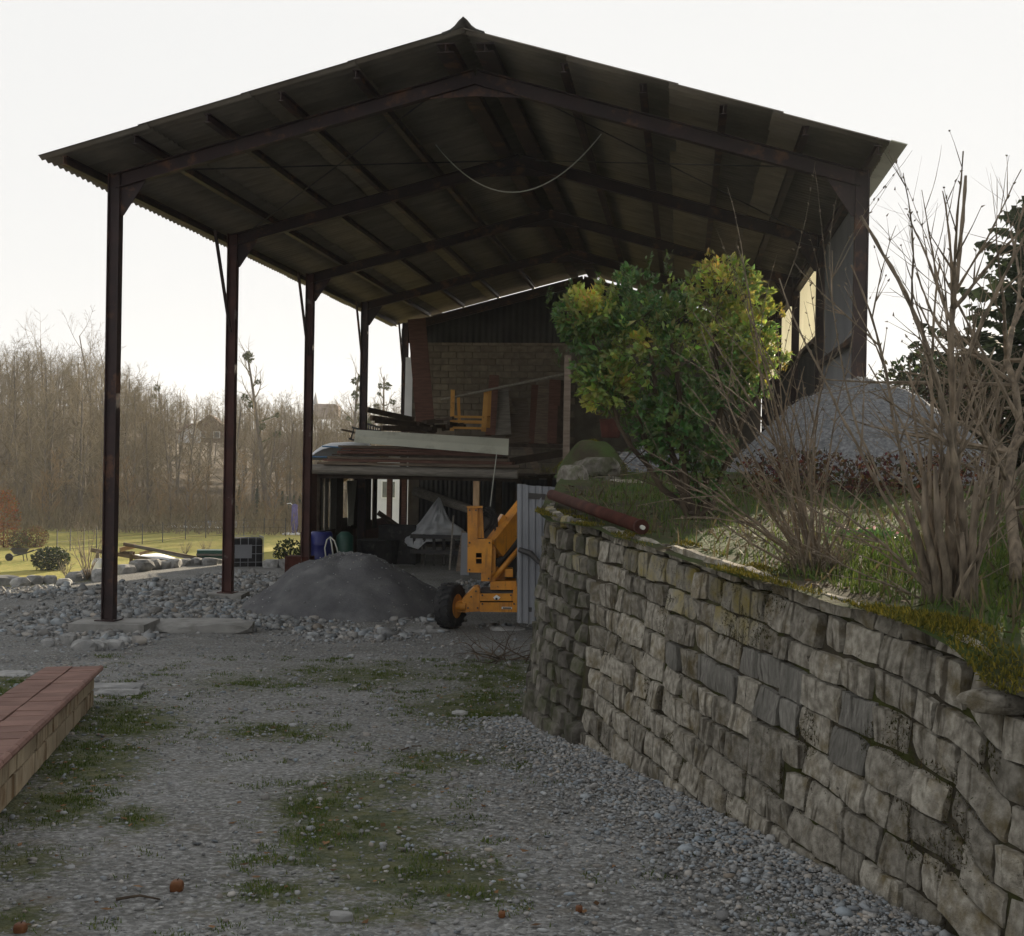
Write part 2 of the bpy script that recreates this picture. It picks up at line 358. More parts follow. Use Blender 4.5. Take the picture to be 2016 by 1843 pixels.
def rock_temps(n, sub=0, amp=.4, flat=.65):
    out = []
    for k in range(n):
        m = MB(); m.rock((0, 0, 0), (1, RNG.uniform(.6, 1), flat * RNG.uniform(.7, 1.2)), k * 17 + 3, 0, None, sub, amp)
        out.append((np.array([tuple(v) for v in m.v]), np.array(m.f)))
    return out
TS = rock_temps(10, 0); TL = rock_temps(14, 0, 1.2, .95)
def blade_temps():
    out = []
    for k in range(6):
        l = RNG.uniform(.2, .7)
        out.append((np.array([(-.09, 0, 0), (.09, 0, 0), (.05, l * .4, .6), (0, l, 1.0)]), np.array([(0, 1, 2), (0, 2, 3)])))
    return out
TBL = blade_temps()
def gray(n, lo=.75, hi=1.25, warm=.06):
    g = RNG.uniform(lo, hi, (n, 1)); w = RNG.normal(0, warm, (n, 1)); return np.clip(np.concatenate([g * (1 + w), g, g * (1 - w)], 1), 0, 2)

# ------------------------------------------------------------------ the ground
PATCH = [(700, 1640, 130, 55, 1.0), (820, 1720, 150, 45, 1.0), (620, 1590, 80, 35, .9), (560, 1760, 110, 30, .7), (930, 1745, 90, 35, .9), (740, 1550, 120, 35, .75),
         (860, 1500, 110, 28, .6), (540, 1440, 130, 18, .7), (950, 1395, 120, 35, .95), (980, 1330, 100, 30, .8), (230, 1420, 110, 32, 1.0), (160, 1500, 110, 45, 1.0),
         (90, 1590, 100, 35, .95), (270, 1612, 45, 26, .9), (50, 1700, 90, 40, .7), (30, 1810, 60, 30, .9), (720, 1330, 170, 26, .65), (480, 1345, 150, 22, .5), (880, 1625, 60, 25, .5),
         (640, 1690, 60, 25, .8), (470, 1700, 60, 25, .4), (1010, 1470, 60, 30, .5), (720, 1800, 200, 25, .6), (40, 1355, 50, 22, 1.2), (1180, 1700, 60, 20, .3), (330, 1800, 90, 20, .3)]
def proj(x, y, z):
    q = np.stack([x, y, z - CAMZ], -1) @ np.array(CAMR)
    w = np.maximum(-q[..., 2], 1e-3)
    return CX + FPX * q[..., 0] / w, CY - FPX * q[..., 1] / w
def mossmask(x, y, z):
    px, py = proj(x, y, z); m = np.zeros_like(px)
    for cx, cy, rx, ry, s in PATCH:
        m = np.maximum(m, s * np.exp(-((np.abs((px - cx) / (rx * 1.25)) ** 2 + np.abs((py - cy) / (ry * 1.25)) ** 2)) ** .8))
    return m
def edge_of(r): return np.interp(r, [-.6, -.417, -.334, -.293, -.231, -.185, -.12, 0, .1], [24, 24.7, 26.7, 30.7, 31.6, 31.4, 44, 46, 46])

def grid_mesh(name, X, Y, Z, mat, masks=None, keep=None):
    ny, nx = X.shape; V = np.stack([X, Y, Z], -1).reshape(-1, 3)
    i = np.arange(ny * nx).reshape(ny, nx); F = np.stack([i[:-1, :-1], i[:-1, 1:], i[1:, 1:], i[1:, :-1]], -1).reshape(-1, 4)
    if keep is not None: F = F[keep[:-1, :-1].ravel()]
    me = bpy.data.meshes.new(name); me.vertices.add(len(V)); me.vertices.foreach_set('co', V.astype(np.float32).ravel())
    me.loops.add(F.size); me.loops.foreach_set('vertex_index', F.astype(np.int32).ravel()); me.polygons.add(len(F))
    me.polygons.foreach_set('loop_start', (np.arange(len(F)) * 4).astype(np.int32)); me.update(calc_edges=True)
    if masks is not None:
        a = me.color_attributes.new('msk', 'FLOAT_COLOR', 'POINT')
        a.data.foreach_set('color', np.concatenate([masks.reshape(-1, 3), np.ones((len(V), 1))], 1).astype(np.float32).ravel())
    me.shade_smooth(); me.materials.append(mat)
    o = bpy.data.objects.new(name, me); COL.objects.link(o); return o

def ground_mat():
    m = bpy.data.materials.new('yard_ground'); m.use_nodes = True; nt = m.node_tree; L = nt.links.new; bs = nt.nodes['Principled BSDF']
    geo = _n(nt, 'ShaderNodeNewGeometry'); at_ = _n(nt, 'ShaderNodeAttribute', attribute_name='msk'); sp = _n(nt, 'ShaderNodeSeparateColor'); L(at_.outputs['Color'], sp.inputs[0])
    def noi(sc, det=8, ro=.6):
        n = _n(nt, 'ShaderNodeTexNoise'); n.inputs['Scale'].default_value = sc; n.inputs['Detail'].default_value = det; n.inputs['Roughness'].default_value = ro
        L(geo.outputs['Position'], n.inputs['Vector']); return n.outputs['Fac']
    def ramp(f, a, b):
        r = _n(nt, 'ShaderNodeMapRange'); r.inputs[1].default_value = a; r.inputs[2].default_value = b; L(f, r.inputs[0]); return r.outputs[0]
    def mix(f, a, b):
        x = _n(nt, 'ShaderNodeMix', data_type='RGBA')
        if isinstance(f, float): x.inputs[0].default_value = f
        else: L(f, x.inputs[0])
        for k, c in ((6, a), (7, b)):
            if isinstance(c, tuple): x.inputs[k].default_value = (*c, 1)
            else: L(c, x.inputs[k])
        return x.outputs[2]
    def mth(op, a, b):
        x = _n(nt, 'ShaderNodeMath', operation=op)
        for k, c in ((0, a), (1, b)):
            if isinstance(c, (int, float)): x.inputs[k].default_value = c
            else: L(c, x.inputs[k])
        return x.outputs[0]
    vo = _n(nt, 'ShaderNodeTexVoronoi'); vo.inputs['Scale'].default_value = 55; L(geo.outputs['Position'], vo.inputs['Vector'])
    sv = _n(nt, 'ShaderNodeSeparateColor'); L(vo.outputs['Color'], sv.inputs[0])
    grav = mix(ramp(noi(.9), .35, .65), (.165, .162, .15), (.30, .298, .285))
    grav = mix(ramp(noi(30), .45, .7), grav, (.48, .48, .465))
    grav = mix(ramp(sv.outputs[0], .1, 1.0), mix(.55, grav, (.055, .054, .05)), grav)
    grav = mix(ramp(noi(4, 9, .7), .55, .72), grav, (.17, .15, .115))
    moss = mix(ramp(noi(9), .4, .65), (.05, .066, .02), (.12, .12, .04))
    mf = ramp(mth('ADD', mth('MULTIPLY', sp.outputs[1], .62), mth('MULTIPLY', noi(24, 10, .8), 1.25)), .80, .96)
    c = mix(mth('MULTIPLY', mf, .78), grav, moss)
    lawn = mix(ramp(noi(.35), .35, .65), (.18, .21, .045), (.33, .29, .075)); lawn = mix(ramp(noi(3.5), .4, .7), lawn, (.40, .33, .10))
    c = mix(sp.outputs[0], c, lawn)
    lit = mix(ramp(noi(.5), .35, .65), (.07, .052, .034), (.12, .09, .055))
    c = mix(sp.outputs[2], c, lit)
    L(c, bs.inputs['Base Color']); bs.inputs['Roughness'].default_value = .95; bs.inputs['Specular IOR Level'].default_value = .1
    bp = _n(nt, 'ShaderNodeBump'); bp.inputs['Strength'].default_value = .9; bp.inputs['Distance'].default_value = .012
    hgt = mth('ADD', mth('MULTIPLY', vo.outputs['Distance'], -1.2), mth('MULTIPLY', noi(22, 8, .7), 1.5))
    L(hgt, bp.inputs['Height']); L(bp.outputs[0], bs.inputs['Normal'])
    return m
GM = ground_mat()

gy = np.concatenate([np.arange(1, 20, .11), np.arange(20, 60, .5), np.geomspace(60, 4000, 70)])
gxp = np.concatenate([np.arange(0, 3, .12), np.geomspace(3, 4000, 60)])
gxn = np.concatenate([np.arange(0, 12, .14), np.geomspace(12, 4000, 60)])
gx = np.concatenate([-gxn[::-1], gxp[1:]])
GX, GY = np.meshgrid(gx, gy); GZ = H(GX, GY)
nz = np.array([[noise.noise(Vector((x * .9, y * .9, 0))) + .5 * noise.noise(Vector((x * 2.7, y * 2.7, 4))) for x in gx] for y in gy])
near = (1 - ss(20, 32, GY))
GZ = GZ + nz * (.018 * near + .10 * (1 - near) * ss(35, 80, GY))
rr = GX / np.maximum(GY, 1)
lawn = ss(-.5, 1.0, GY - edge_of(rr)) * ss(-8, 2, (-rr * 100 + 4)) * (1 - ss(84, 96, GY))
lit = ss(84, 96, GY)
moss = mossmask(GX, GY, GZ) * (GY < 22)
ground = grid_mesh('ground', GX, GY, GZ, GM, np.stack([lawn, moss, lit], -1)); ground['kind'] = 'structure'

# terrace above the stone wall
ty = np.concatenate([np.arange(1.2, 20, .14), np.arange(20, 46, .6)]); tu = np.concatenate([np.arange(0, 5, .12), np.geomspace(5, 60, 26)])
TX = np.array([wallx(y) + .06 + tu for y in ty]); TY = np.repeat(ty[:, None], len(tu), 1); TZZ = TZ(TX, TY)
TZZ = TZZ + np.array([[.03 * noise.noise(Vector((x * 2, y * 2, 9))) for x in row] for row, y in zip(TX, ty)])
terr = grid_mesh('terrace', TX, TY, TZZ, M['soil']); terr['kind'] = 'structure'

# ------------------------------------------------------------------ the barn
barn = thing('open_barn', (0, 0, 0), 'tall open-sided barn with rust-red steel posts and a corrugated pitched roof', 'barn', -BA)
Y1, SP = 17.9, 5.0
FY = [Y1 + SP * k for k in range(5)]
XL, XR, XE, XRG, XRE = -8.72, 2.45, -9.45, -3.13, 2.68
ZE, ZRG, YF, YB = 7.07, 8.72, 16.88, 38.45
def zroof(X): return ZRG - (ZRG - ZE) * ((XRG - X) / (XRG - XE) if X < XRG else (X - XRG) / (XRE - XRG))
for k, Y in enumerate(FY):
    for X, side in ((XL, 0), (XR, 1)):
        zb = (.18 if k == 0 else .09) if side == 0 else 2.2
        m = MB(); m.ibeam(B(X, Y, zb), B(X, Y, zroof(X) - .2), .15, .19, (math.sin(BA), math.cos(BA), 0) if 0 else B(1, 0, 0), .015, .05)
        m.box(B(X, Y, zb + .01), (.32, .32, .02), Matrix.Rotation(-BA, 3, 'Z'))
        m.build('post', M['steel_old'] if (k in (1, 2) and side == 0) else M['steel'], barn)
    for Xa, s in ((XL, -1), (XR, 1)):
        m = MB(); off = .32
        m.ibeam(B(Xa, Y, zroof(Xa) - off), B(XRG, Y, zroof(XRG) - off), .14, .22, (0, 0, 1), .014, .012)
        m.build('rafter', M['steel'], barn)
        m = MB(); dx = .62 * -s
        z0 = zroof(Xa) - .46
        poly = [B(Xa - .09 * s, Y - .006, z0 + .05), B(Xa - .09 * s, Y - .006, z0 - .38), B(Xa - .14 * s, Y - .006, z0 - .38), B(Xa + .5 * -s, Y - .006, zroof(Xa - s * .5) - .43), B(Xa + .5 * -s, Y - .006, zroof(Xa - s * .5) - .38)]
        if s > 0: poly = poly[::-1]
        m.extrude(poly, B(0, .012, 0)); m.build('haunch_plate', M['steel'], barn)
    m = MB(); poly = [B(XRG - .7, Y - .008, zroof(XRG - .7) - .44), B(XRG, Y - .008, ZRG - .6), B(XRG + .7, Y - .008, zroof(XRG + .7) - .44), B(XRG, Y - .008, ZRG - .3)]
    m.extrude(poly, B(0, .016, 0)); m.build('ridge_plate', M['steel'], barn)
PUR_L = [XE + .35, XE + 1.45, XE + 2.55, XE + 3.65, XE + 4.75, XRG - .28]
PUR_R = [XRG + .28, XRG + 1.4, XRG + 2.5, XRG + 3.6, XRG + 4.7, XRE - .15]
for X in PUR_L + PUR_R:
    m = MB(); z = zroof(X) - .105; w = .10 if abs(X - XRG) > .5 else .26
    m.ibeam(B(X, YF + .12, z), B(X, YB - .15, z), w, .13, (0, 0, 1), .012, .012); m.build('purlin', M['steel'], barn)
# corrugated roof sheets, four rows on each slope
WAVE, NW, AMP = .177, 5, .026
def sheet_mesh(length):
    m = MB(); n = NW * 8; w = NW * WAVE + .05; vs = []
    for t in (0, -.007):
        for v in (0, length):
            for i in range(n + 1):
                u = w * i / n; vs.append((v, u, AMP * math.sin(2 * math.pi * u / WAVE) + t))
    k = n + 1
    fs = [(i, i + 1, k + i + 1, k + i) for i in range(n)] + [(2 * k + i, 3 * k + i, 3 * k + i + 1, 2 * k + i + 1) for i in range(n)]
    fs += [(k + i, k + i + 1, 3 * k + i + 1, 3 * k + i) for i in range(n)] + [(i, 2 * k + i, 2 * k + i + 1, i + 1) for i in range(n)]
    m.add(vs, fs); me = m.mesh('roof_sheet'); me.shade_smooth(); return me
for side in (-1, 1):
    Xe = XE if side < 0 else XRE; run = abs(Xe - XRG); rise = ZRG - ZE; L_ = math.hypot(run, rise); ang = math.atan2(rise, run)
    rows = 4; lr = (L_ + .36) / rows; me = sheet_mesh(lr); me.materials.append(M['sheet']); ncol = int(math.ceil((YB - YF) / (NW * WAVE)))
    for c in range(ncol):
        for r in range(rows):
            o = bpy.data.objects.new('roof_sheet', me); COL.objects.link(o); o.parent = barn
            d0 = L_ - (r + 1) * (lr - .12) + (.12 if r == rows - 1 else 0) if 0 else r * (lr - .12)
            # local x of the sheet runs down the slope from the ridge
            jit = random.uniform(-.025, .02); y0 = YF + c * NW * WAVE
            z0 = ZRG - math.sin(ang) * d0 + .012 * (rows - r) ; x0 = XRG + side * math.cos(ang) * (d0 + jit)
            if side > 0: mx = Matrix.Translation((x0, y0, z0)) @ Matrix.Rotation(ang, 4, 'Y')
            else: mx = Matrix.Translation((x0, y0 + NW * WAVE + .05, z0)) @ Matrix.Rotation(math.pi, 4, 'Z') @ Matrix.Rotation(ang, 4, 'Y')
            o.matrix_basis = mx @ Matrix.Rotation(random.uniform(-.006, .006), 4, 'X')
for c in range(19):
    m = MB(); y0 = YF - .05 + c * 1.14; n = 10; prof = []
    for i in range(n + 1):
        t = i / n; a = -1 + 2 * t; prof.append((XRG + .30 * a, ZRG + .13 * math.exp(-(a / .36) ** 2) - .085 * abs(a) + .045))
    lift = .02 + (.012 if c % 2 else 0)
    gap = .10 if c in (1, 3) else 0
    vs = []; 
    for yy in (y0 + gap, y0 + 1.17):
        for (x, z) in prof: vs.append(B(x, yy, z + lift))
    for yy in (y0 + gap, y0 + 1.17):
        for (x, z) in prof: vs.append(B(x, yy, z + lift - .012))
    k = n + 1
    fs = [(i, i + 1, k + i + 1, k + i) for i in range(n)] + [(2 * k + i, 3 * k + i, 3 * k + i + 1, 2 * k + i + 1) for i in range(n)] + [(i, 2 * k + i, 2 * k + i + 1, i + 1) for i in range(n)]
    m.add(vs, fs); m.build('ridge_cap', M['ridge'], barn, True)
# side braces from the left posts to the eave, roof wires
for k, Y in enumerate(FY[1:]):
    m = MB(); m.beam(B(XL, Y - .08, 5.15), B(XL + .02, Y - 1.0, 6.95), .05, .05); m.build('brace', M['steel'], barn)
for (a, b) in (((XL + .3, FY[0]), (XRG - .3, FY[1])), ((XL + .3, FY[1]), (XRG - .3, FY[0])), ((XR - .3, FY[0]), (XRG + .3, FY[1])), ((XR - .3, FY[1]), (XRG + .3, FY[0]))):
    m = MB(); m.tube([B(a[0], a[1], zroof(a[0]) - .24), B(b[0], b[1], zroof(b[0]) - .24)], .012, 5); m.build('bracing_wire', M['dark_metal'], barn)
# back gable cladding in vertical sheets, sky showing in the slot under the roof
def vsheet(X0, X1, Y, zlo, ztop, waves, amp, mat, name, parent, axis='X', segs=6):
    m = MB(); n = waves * segs; vs = []
    for t in (0, .008):
        for low in (1, 0):
            for i in range(n + 1):
                u = X0 + (X1 - X0) * i / n; q = amp * math.sin(2 * math.pi * i / segs); z = zlo if low else ztop(u)
                vs.append(B(u, Y + q + t, z) if axis == 'X' else B(Y + q + t, u, z))
    k = n + 1
    fs = [(i, i + 1, k + i + 1, k + i) for i in range(n)] + [(2 * k + i, 3 * k + i, 3 * k + i + 1, 2 * k + i + 1) for i in range(n)] + [(k + i, k + i + 1, 3 * k + i + 1, 3 * k + i) for i in range(n)]
    m.add(vs, fs); return m.build(name, mat, parent, True)
X = XL - .1
while X < XR:
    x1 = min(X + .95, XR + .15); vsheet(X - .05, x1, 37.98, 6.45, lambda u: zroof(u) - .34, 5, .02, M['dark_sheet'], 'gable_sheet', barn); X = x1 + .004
for X0, X1 in ((XL, XRG), (XRG, XR)):
    m = MB(); m.beam(B(X0, 37.9, zroof(X0) - .42), B(X1, 37.9, zroof(X1) - .42), .1, .12); m.build('gable_rail', M['steel'], barn)
# right side: zinc sheets in the first bay, clear sheets and dark cladding further back
Y = Y1 + .12
while Y < FY[1] - .2:
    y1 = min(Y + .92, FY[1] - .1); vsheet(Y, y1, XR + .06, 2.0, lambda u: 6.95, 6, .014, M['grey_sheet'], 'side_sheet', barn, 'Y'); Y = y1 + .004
for bay in (1, 2, 3):
    Y = FY[bay] + .12
    while Y < FY[bay + 1] - .2:
        y1 = min(Y + .95, FY[bay + 1] - .1)
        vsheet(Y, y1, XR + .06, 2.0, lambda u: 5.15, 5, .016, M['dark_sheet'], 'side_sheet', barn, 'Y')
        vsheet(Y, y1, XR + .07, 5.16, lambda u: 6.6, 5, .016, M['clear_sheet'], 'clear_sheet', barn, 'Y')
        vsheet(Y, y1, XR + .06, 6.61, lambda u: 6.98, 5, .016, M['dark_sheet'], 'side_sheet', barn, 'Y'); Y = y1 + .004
for bay in range(4):
    for z in ((4.6, 6.75) if bay == 0 else (3.4, 5.12, 6.66)):
        m = MB(); m.beam(B(XR - .01, FY[bay] + .1, z), B(XR - .01, FY[bay + 1] - .1, z), .1, .09); m.build('side_rail', M['steel'], barn)
c0 = MB()
Y = YF
while Y < YB - .3:
    c0 = MB(); y1 = min(Y + 1.5, YB); c0.box((B(XRE + .10, (Y + y1) / 2, ZE + .0)), (.22, y1 - Y - .006, .014), Matrix.Rotation(-BA, 3, 'Z') @ Matrix.Rotation(.28, 3, 'Y')); c0.build('eave_board', M['cream'], barn); Y = y1
# concrete footings
p1 = B(XL, FY[0], 0)
m = MB(); fr = Matrix.Rotation(-BA + .12, 3, 'Z')
m.box(p1 + Vector((.12, -.08, .0)), (1.15, .8, .36), fr); m.build('footing', M['concrete'], barn)
for k in (1, 2, 3, 4):
    m = MB(); m.box(B(XL, FY[k], -.03), (.7, .7, .24), fr); m.build('footing', M['concrete'], barn)
# loose cable hanging under the roof
pa, pb = at(858, 285, 22.0), at(1205, 236, 20.5); pts = []
for i in range(25):
    t = i / 24; q = pa.lerp(pb, t); q.z -= .0 + 4 * t * (1 - t) * 1.02; pts.append(q)
m = MB(); m.tube(pts, .011, 5); m.top('hanging_cable', M['hose'], 'thin pale cable sagging in a curve under the barn roof', 'cable', smooth=True)

# concrete block wall closing the back of the barn
bw = thing('block_wall', B(-3, 38.2, 0), 'concrete block wall closing the back end of the barn', 'wall', -BA)
m = MB(); m.box(B((XL + XR) / 2, 38.28, 3.25), (XR - XL - .2, .16, 6.5), Matrix.Rotation(-BA, 3, 'Z')); m.build('mortar_bed', M['mortar'], bw)
blk = MB(); a = .245; h = .095
vs = []
for (y, ins) in ((0, .012), (.012, 0), (.06, 0)):
    for (sx, sz) in ((-1, -1), (1, -1), (1, 1), (-1, 1)): vs.append((sx * (a - ins), y - .03, sz * (h - ins)))
blk.add(vs, [(0, 1, 2, 3)] + [(4 * q + i, 4 * q + 4 + i, 4 * q + 4 + (i + 1) % 4, 4 * q + (i + 1) % 4) for q in (0, 1) for i in range(4)])
bme = blk.mesh('block'); bme.materials.append(M['block']); rotb = Matrix.Rotation(-BA, 4, 'Z')
for r in range(21):
    for c in range(10):
        X = XL + .35 + c * .503 + (.25 if r % 2 else 0); Z = 2.42 + r * .203
        if Z > 6.55: continue
        o = bpy.data.objects.new('block', bme); COL.objects.link(o); o.parent = bw
        o.matrix_basis = W(bw).inverted() @ (Matrix.Translation(B(X, 38.185 + random.uniform(-.006, .006), Z)) @ rotb)

# ------------------------------------------------------------------ dry stone retaining wall on the right
wall = thing('stone_wall', (.6, 8.0, .8), 'old rough stone retaining wall with mossy top on the right of the drive', 'wall')
seg = np.hypot(np.diff(PX), np.diff(PY)); PS = np.concatenate([[0], np.cumsum(seg)])
def wp(s):
    """path point and outward normal (towards the drive) at length s"""
    x = float(np.interp(s, PS, PX)); y = float(np.interp(s, PS, PY)); e = .25
    dx = float(np.interp(s + e, PS, PX) - np.interp(s - e, PS, PX)); dy = float(np.interp(s + e, PS, PY) - np.interp(s - e, PS, PY)); l = math.hypot(dx, dy)
    return Vector((x, y, 0)), Vector((-dy / l, dx / l, 0)) 
def wtop(y): return CAMZ + float(toprel(y)) + .02
def wface(s, z, out):
    p, n = wp(s); zt = wtop(p.y); b = .14 * (z - zt)      # batter: the face leans back towards the top
    q = p - n * (b + .0) if 0 else p + n * (-.0 - b * 1.0) ; q = p + n * (out + (zt - z) * .10 - .14); q.z = z; return q
SC_ = float(np.interp(9.05, PY, PS))
def zline(k, s, y, small):
    th = LINES2 if small else LINES
    return wtop(y) - th[k] + .022 * noise.noise(Vector((s * 1.4, k * 3.7, 1.3))) * (1 if k else .4)
LINES = np.concatenate([[0], np.cumsum([.085, .15, .13, .15, .145, .14, .15, .14, .145, .14, .15, .14, .15])])
LINES2 = np.concatenate([[0], np.cumsum([.09, .15, .12, .11, .12, .10, .13, .11, .13, .14, .13, .12, .16, .17])])
def stone_piece(s0, s1, za, zb, seed, small):
    """za/zb: functions of s for upper and lower joint"""
    m = MB(); US = [0, .02, .10, .36, .64, .90, .98, 1]; VS_ = [0, .03, .14, .5, .86, .97, 1]
    if small: US = [0, .06, .3, .7, .94, 1]; VS_ = [0, .08, .35, .65, .92, 1]
    nu, nv = len(US) - 1, len(VS_) - 1; vs = []; rd = random.Random(seed); cc = [rd.uniform(0, .28) for _ in range(4)]
    j = [rd.uniform(-.014, .014) for _ in range(8)]; pr = rd.uniform(-.008, .016) if not small else rd.uniform(-.012, .03); tx, tz = rd.uniform(-.025, .025), rd.uniform(-.025, .02)
    off = Vector((seed * 1.37 % 50, seed * 2.11 % 50, 0))
    for iv in range(nv + 1):
        for iu in range(nu + 1):
            u = US[iu]; v = VS_[iv]; e = max(abs(2 * u - 1), abs(2 * v - 1)); c = min(abs(2 * u - 1), abs(2 * v - 1))
            q_ = cc[(1 if u > .5 else 0) + (2 if v > .5 else 0)] * (c * e) ** 6 * .32; uu = u + (.5 - u) * q_; vv = v + (.5 - v) * q_
            s = s0 + (s1 - s0) * uu + (j[0] * (1 - v) + j[1] * v) * (1 - 2 * abs(u - .5)) * .3 + (j[2] * (1 - u) + j[3] * u) * .35
            z = za(s) + (zb(s) - za(s)) * vv + (j[4] * (1 - u) + j[5] * u) * .5
            nz_ = noise.noise(Vector((s * 9, z * 9, seed % 17))) * .014 + noise.noise(Vector((s * 24, z * 24, seed % 17))) * .006
            edge = e >= .999
            out = (-.032 if edge else pr + nz_ + tx * (u - .5) + tz * (v - .5) - (.003 if e > .88 else 0) - (.003 if c > .7 else 0))
            wb = Vector((s * 5.5, z * 5.5, 3.3)); s += .016 * noise.noise(wb) + .007 * noise.noise(wb * 3.1); z += .014 * noise.noise(wb + Vector((9, 4, 1))) + .006 * noise.noise(wb * 3.3)
            if edge: s += (.5 - u) * .01
            else: s += nz_ * .5; z += nz_ * .5
            vs.append(wface(s, z, out))
    fs = [(i * (nu + 1) + k, i * (nu + 1) + k + 1, (i + 1) * (nu + 1) + k + 1, (i + 1) * (nu + 1) + k) for i in range(nv) for k in range(nu)]
    m.add(vs, fs); return m
sid = 0; NST = []
for small, sa, sb in ((False, 2.0, SC_ - .75), (True, SC_ - .74, SC_ + 1.5)):
    nl = len(LINES2 if small else LINES) - 1; blocked = {}
    for k in range(nl):
        s = sa + random.uniform(0, .08)
        while s < sb:
            w = random.uniform(.13, .31) * (1.05 if k else 1) if not small else random.uniform(.09, .22)
            if k == 3 and not small and random.random() < .5: w *= 1.25
            gap = random.uniform(.004, .012); s1 = min(s + w, sb)
            bl = [b for b in blocked.get(k, []) if b[0] < s1 and b[1] > s + .02]
            if bl:
                if bl[0][0] - s > .09: s1 = bl[0][0] - gap
                else: s = bl[0][1] + gap; continue
            if s1 - s < .05: s = s1 + gap; continue
            sm = (s + s1) / 2; p, n = wp(sm); zt0 = zline(k, sm, p.y, small); gz = float(H(p.x, p.y)) - .05
            if zt0 < gz + .03: s = s1 + gap; continue
            k2 = k + 1
            if not small and k >= 2 and k + 2 <= nl and random.random() < .05 and w > .2: k2 = k + 2; blocked.setdefault(k + 1, []).append((s - .01, s1 + .01))
            sid += 1; gj = random.uniform(.002, .007)
            za = lambda q, k=k: zline(k, q, wp(q)[0].y, small) - gj * (1 if k else 0)
            zb = lambda q, k2=k2: zline(k2, q, wp(q)[0].y, small) + gj
            m = stone_piece(s, s1, za, zb, sid * 13 + k, small)
            f = p.y; mt = M['stone']
            if small: mt = M['stone_dark'] if random.random() < .75 or k > 1 else M['stone_yellow']
            if k in (1, 2) and 5.8 < f < 9 and random.random() < .42: mt = M['stone_yellow']
            if k in (3, 4) and 4.9 < f < 7.2 and random.random() < .6: mt = M['render']
            so_ = m.build('stone', mt, wall, True); NST.append(so_); so_.data.set_sharp_from_angle(angle=R(32)); s = s1 + gap
# joint core, running on as the bank inside the barn
m = MB(); ns = 150; sv = np.linspace(.3, PS[-1], ns); rows = 7; vs = []
for s in sv:
    p, n = wp(s); zt = wtop(p.y) - .03; zb = float(H(p.x, p.y)) - .1
    for r in range(rows): vs.append(wface(s, zt + (zb - zt) * r / (rows - 1), -.022 if r else -.05))
    q = wface(s, zt, -.45); vs.append(q)
k = rows + 1
fs = [(i * k + r, (i + 1) * k + r, (i + 1) * k + r + 1, i * k + r + 1) for i in range(ns - 1) for r in range(rows - 1)] + [(i * k, i * k + rows, (i + 1) * k + rows, (i + 1) * k) for i in range(ns - 1)]
m.add(vs, fs); m.build('joint_core', M['core'], wall, True)
# flat capping slab and the big overgrown boulders near the right edge
for (px, py, d, sz, mt) in ((1985, 1375, 4.15, (.20, .14, .05), 'stone'),):
    p = at(px, py, d); m = MB(); m.rock(p, sz, int(px), .5, None, 2, .3); m.build('stone', M[mt], wall, True)
for (px, py, sz) in ((1060, 1425, (.17, .15, .19)), (1140, 1470, (.16, .12, .12)), (1090, 1455, (.1, .1, .08))):
    p = onG(px, py); m = MB(); m.rock(p + Vector((.05, .08, sz[2] * .5)), sz, int(px) + 5, .3, None, 2, .4)
    m.top('boulder', M['stone_dark'], {1060: 'large dark boulder at the foot of the wall corner', 1140: 'tilted flat boulder leaning out of the wall foot', 1090: 'small dark stone between the two boulders at the wall foot'}[px], 'boulder', smooth=True)

# ------------------------------------------------------------------ low brick wall with terracotta coping on the left
A0 = Vector((-1.84, 3.4)); A1 = Vector((-3.40, 10.1)); dv = (A1 - A0); LB = dv.length; dv.normalize(); nv_ = Vector((dv.y, -dv.x))   # nv_ points to the drive
bwl = thing('low_brick_wall', (-2.8, 7.5, .8), 'low pale brick wall with terracotta coping tiles on the left of the drive', 'wall')
def bp(s, o, z): 
    q = A0 + dv * s + nv_ * o; return Vector((q.x, q.y, float(H(q.x, q.y)) + z))
rotw = Matrix.Rotation(math.atan2(dv.y, dv.x), 3, 'Z')
slope = math.atan2(-.0764 * dv.y, 1)
rots = rotw @ Matrix.Rotation(-slope, 3, 'Y')
s = 0; i = 0
while s < LB - .1:
    w = .225
    for r in range(2):
        o_ = .11 if r % 2 else 0
        m = MB(); sz = random.uniform(-.004, .004); c = bp(s + w / 2 + o_ * .5, -.06 + random.uniform(-.004, .004), .065 + r * .128)
        if s + w / 2 + o_ * .5 + w / 2 > LB: continue
        m.box(c, (w - .012, .12, .115), rots); m.build('brick', M['brick'], bwl)
    s += w
m = MB(); 
for k in range(12):
    a, b = LB * k / 12, LB * (k + 1) / 12
    p0, p1 = bp(a, -.2, .10), bp(b - .01, -.2, .10); m.beam(p0, p1, .36, .30)
m.build('mortar_bed', M['mortar'], bwl)
s = 0
while s < LB:
    w = random.uniform(.215, .235)
    for (oo, ww) in ((.03 - .105, .21), (.03 - .318, .212)):
        m = MB(); c = bp(min(s + w / 2, LB - .06), oo, .288 + random.uniform(-.003, .003)); m.box(c, (w - .008, ww - .006, .035), rots @ Matrix.Rotation(random.uniform(-.012, .012), 3, 'X'))
        m.build('coping_tile', M['tile'], bwl)
    s += w
s = 0
while s < LB - .05:
    w = .226; m = MB(); m.tube([bp(s + .004, .03, .285), bp(s + w - .004, .03, .285)], .024, 8); m.build('edge_tile', M['tile'], bwl, False); s += w

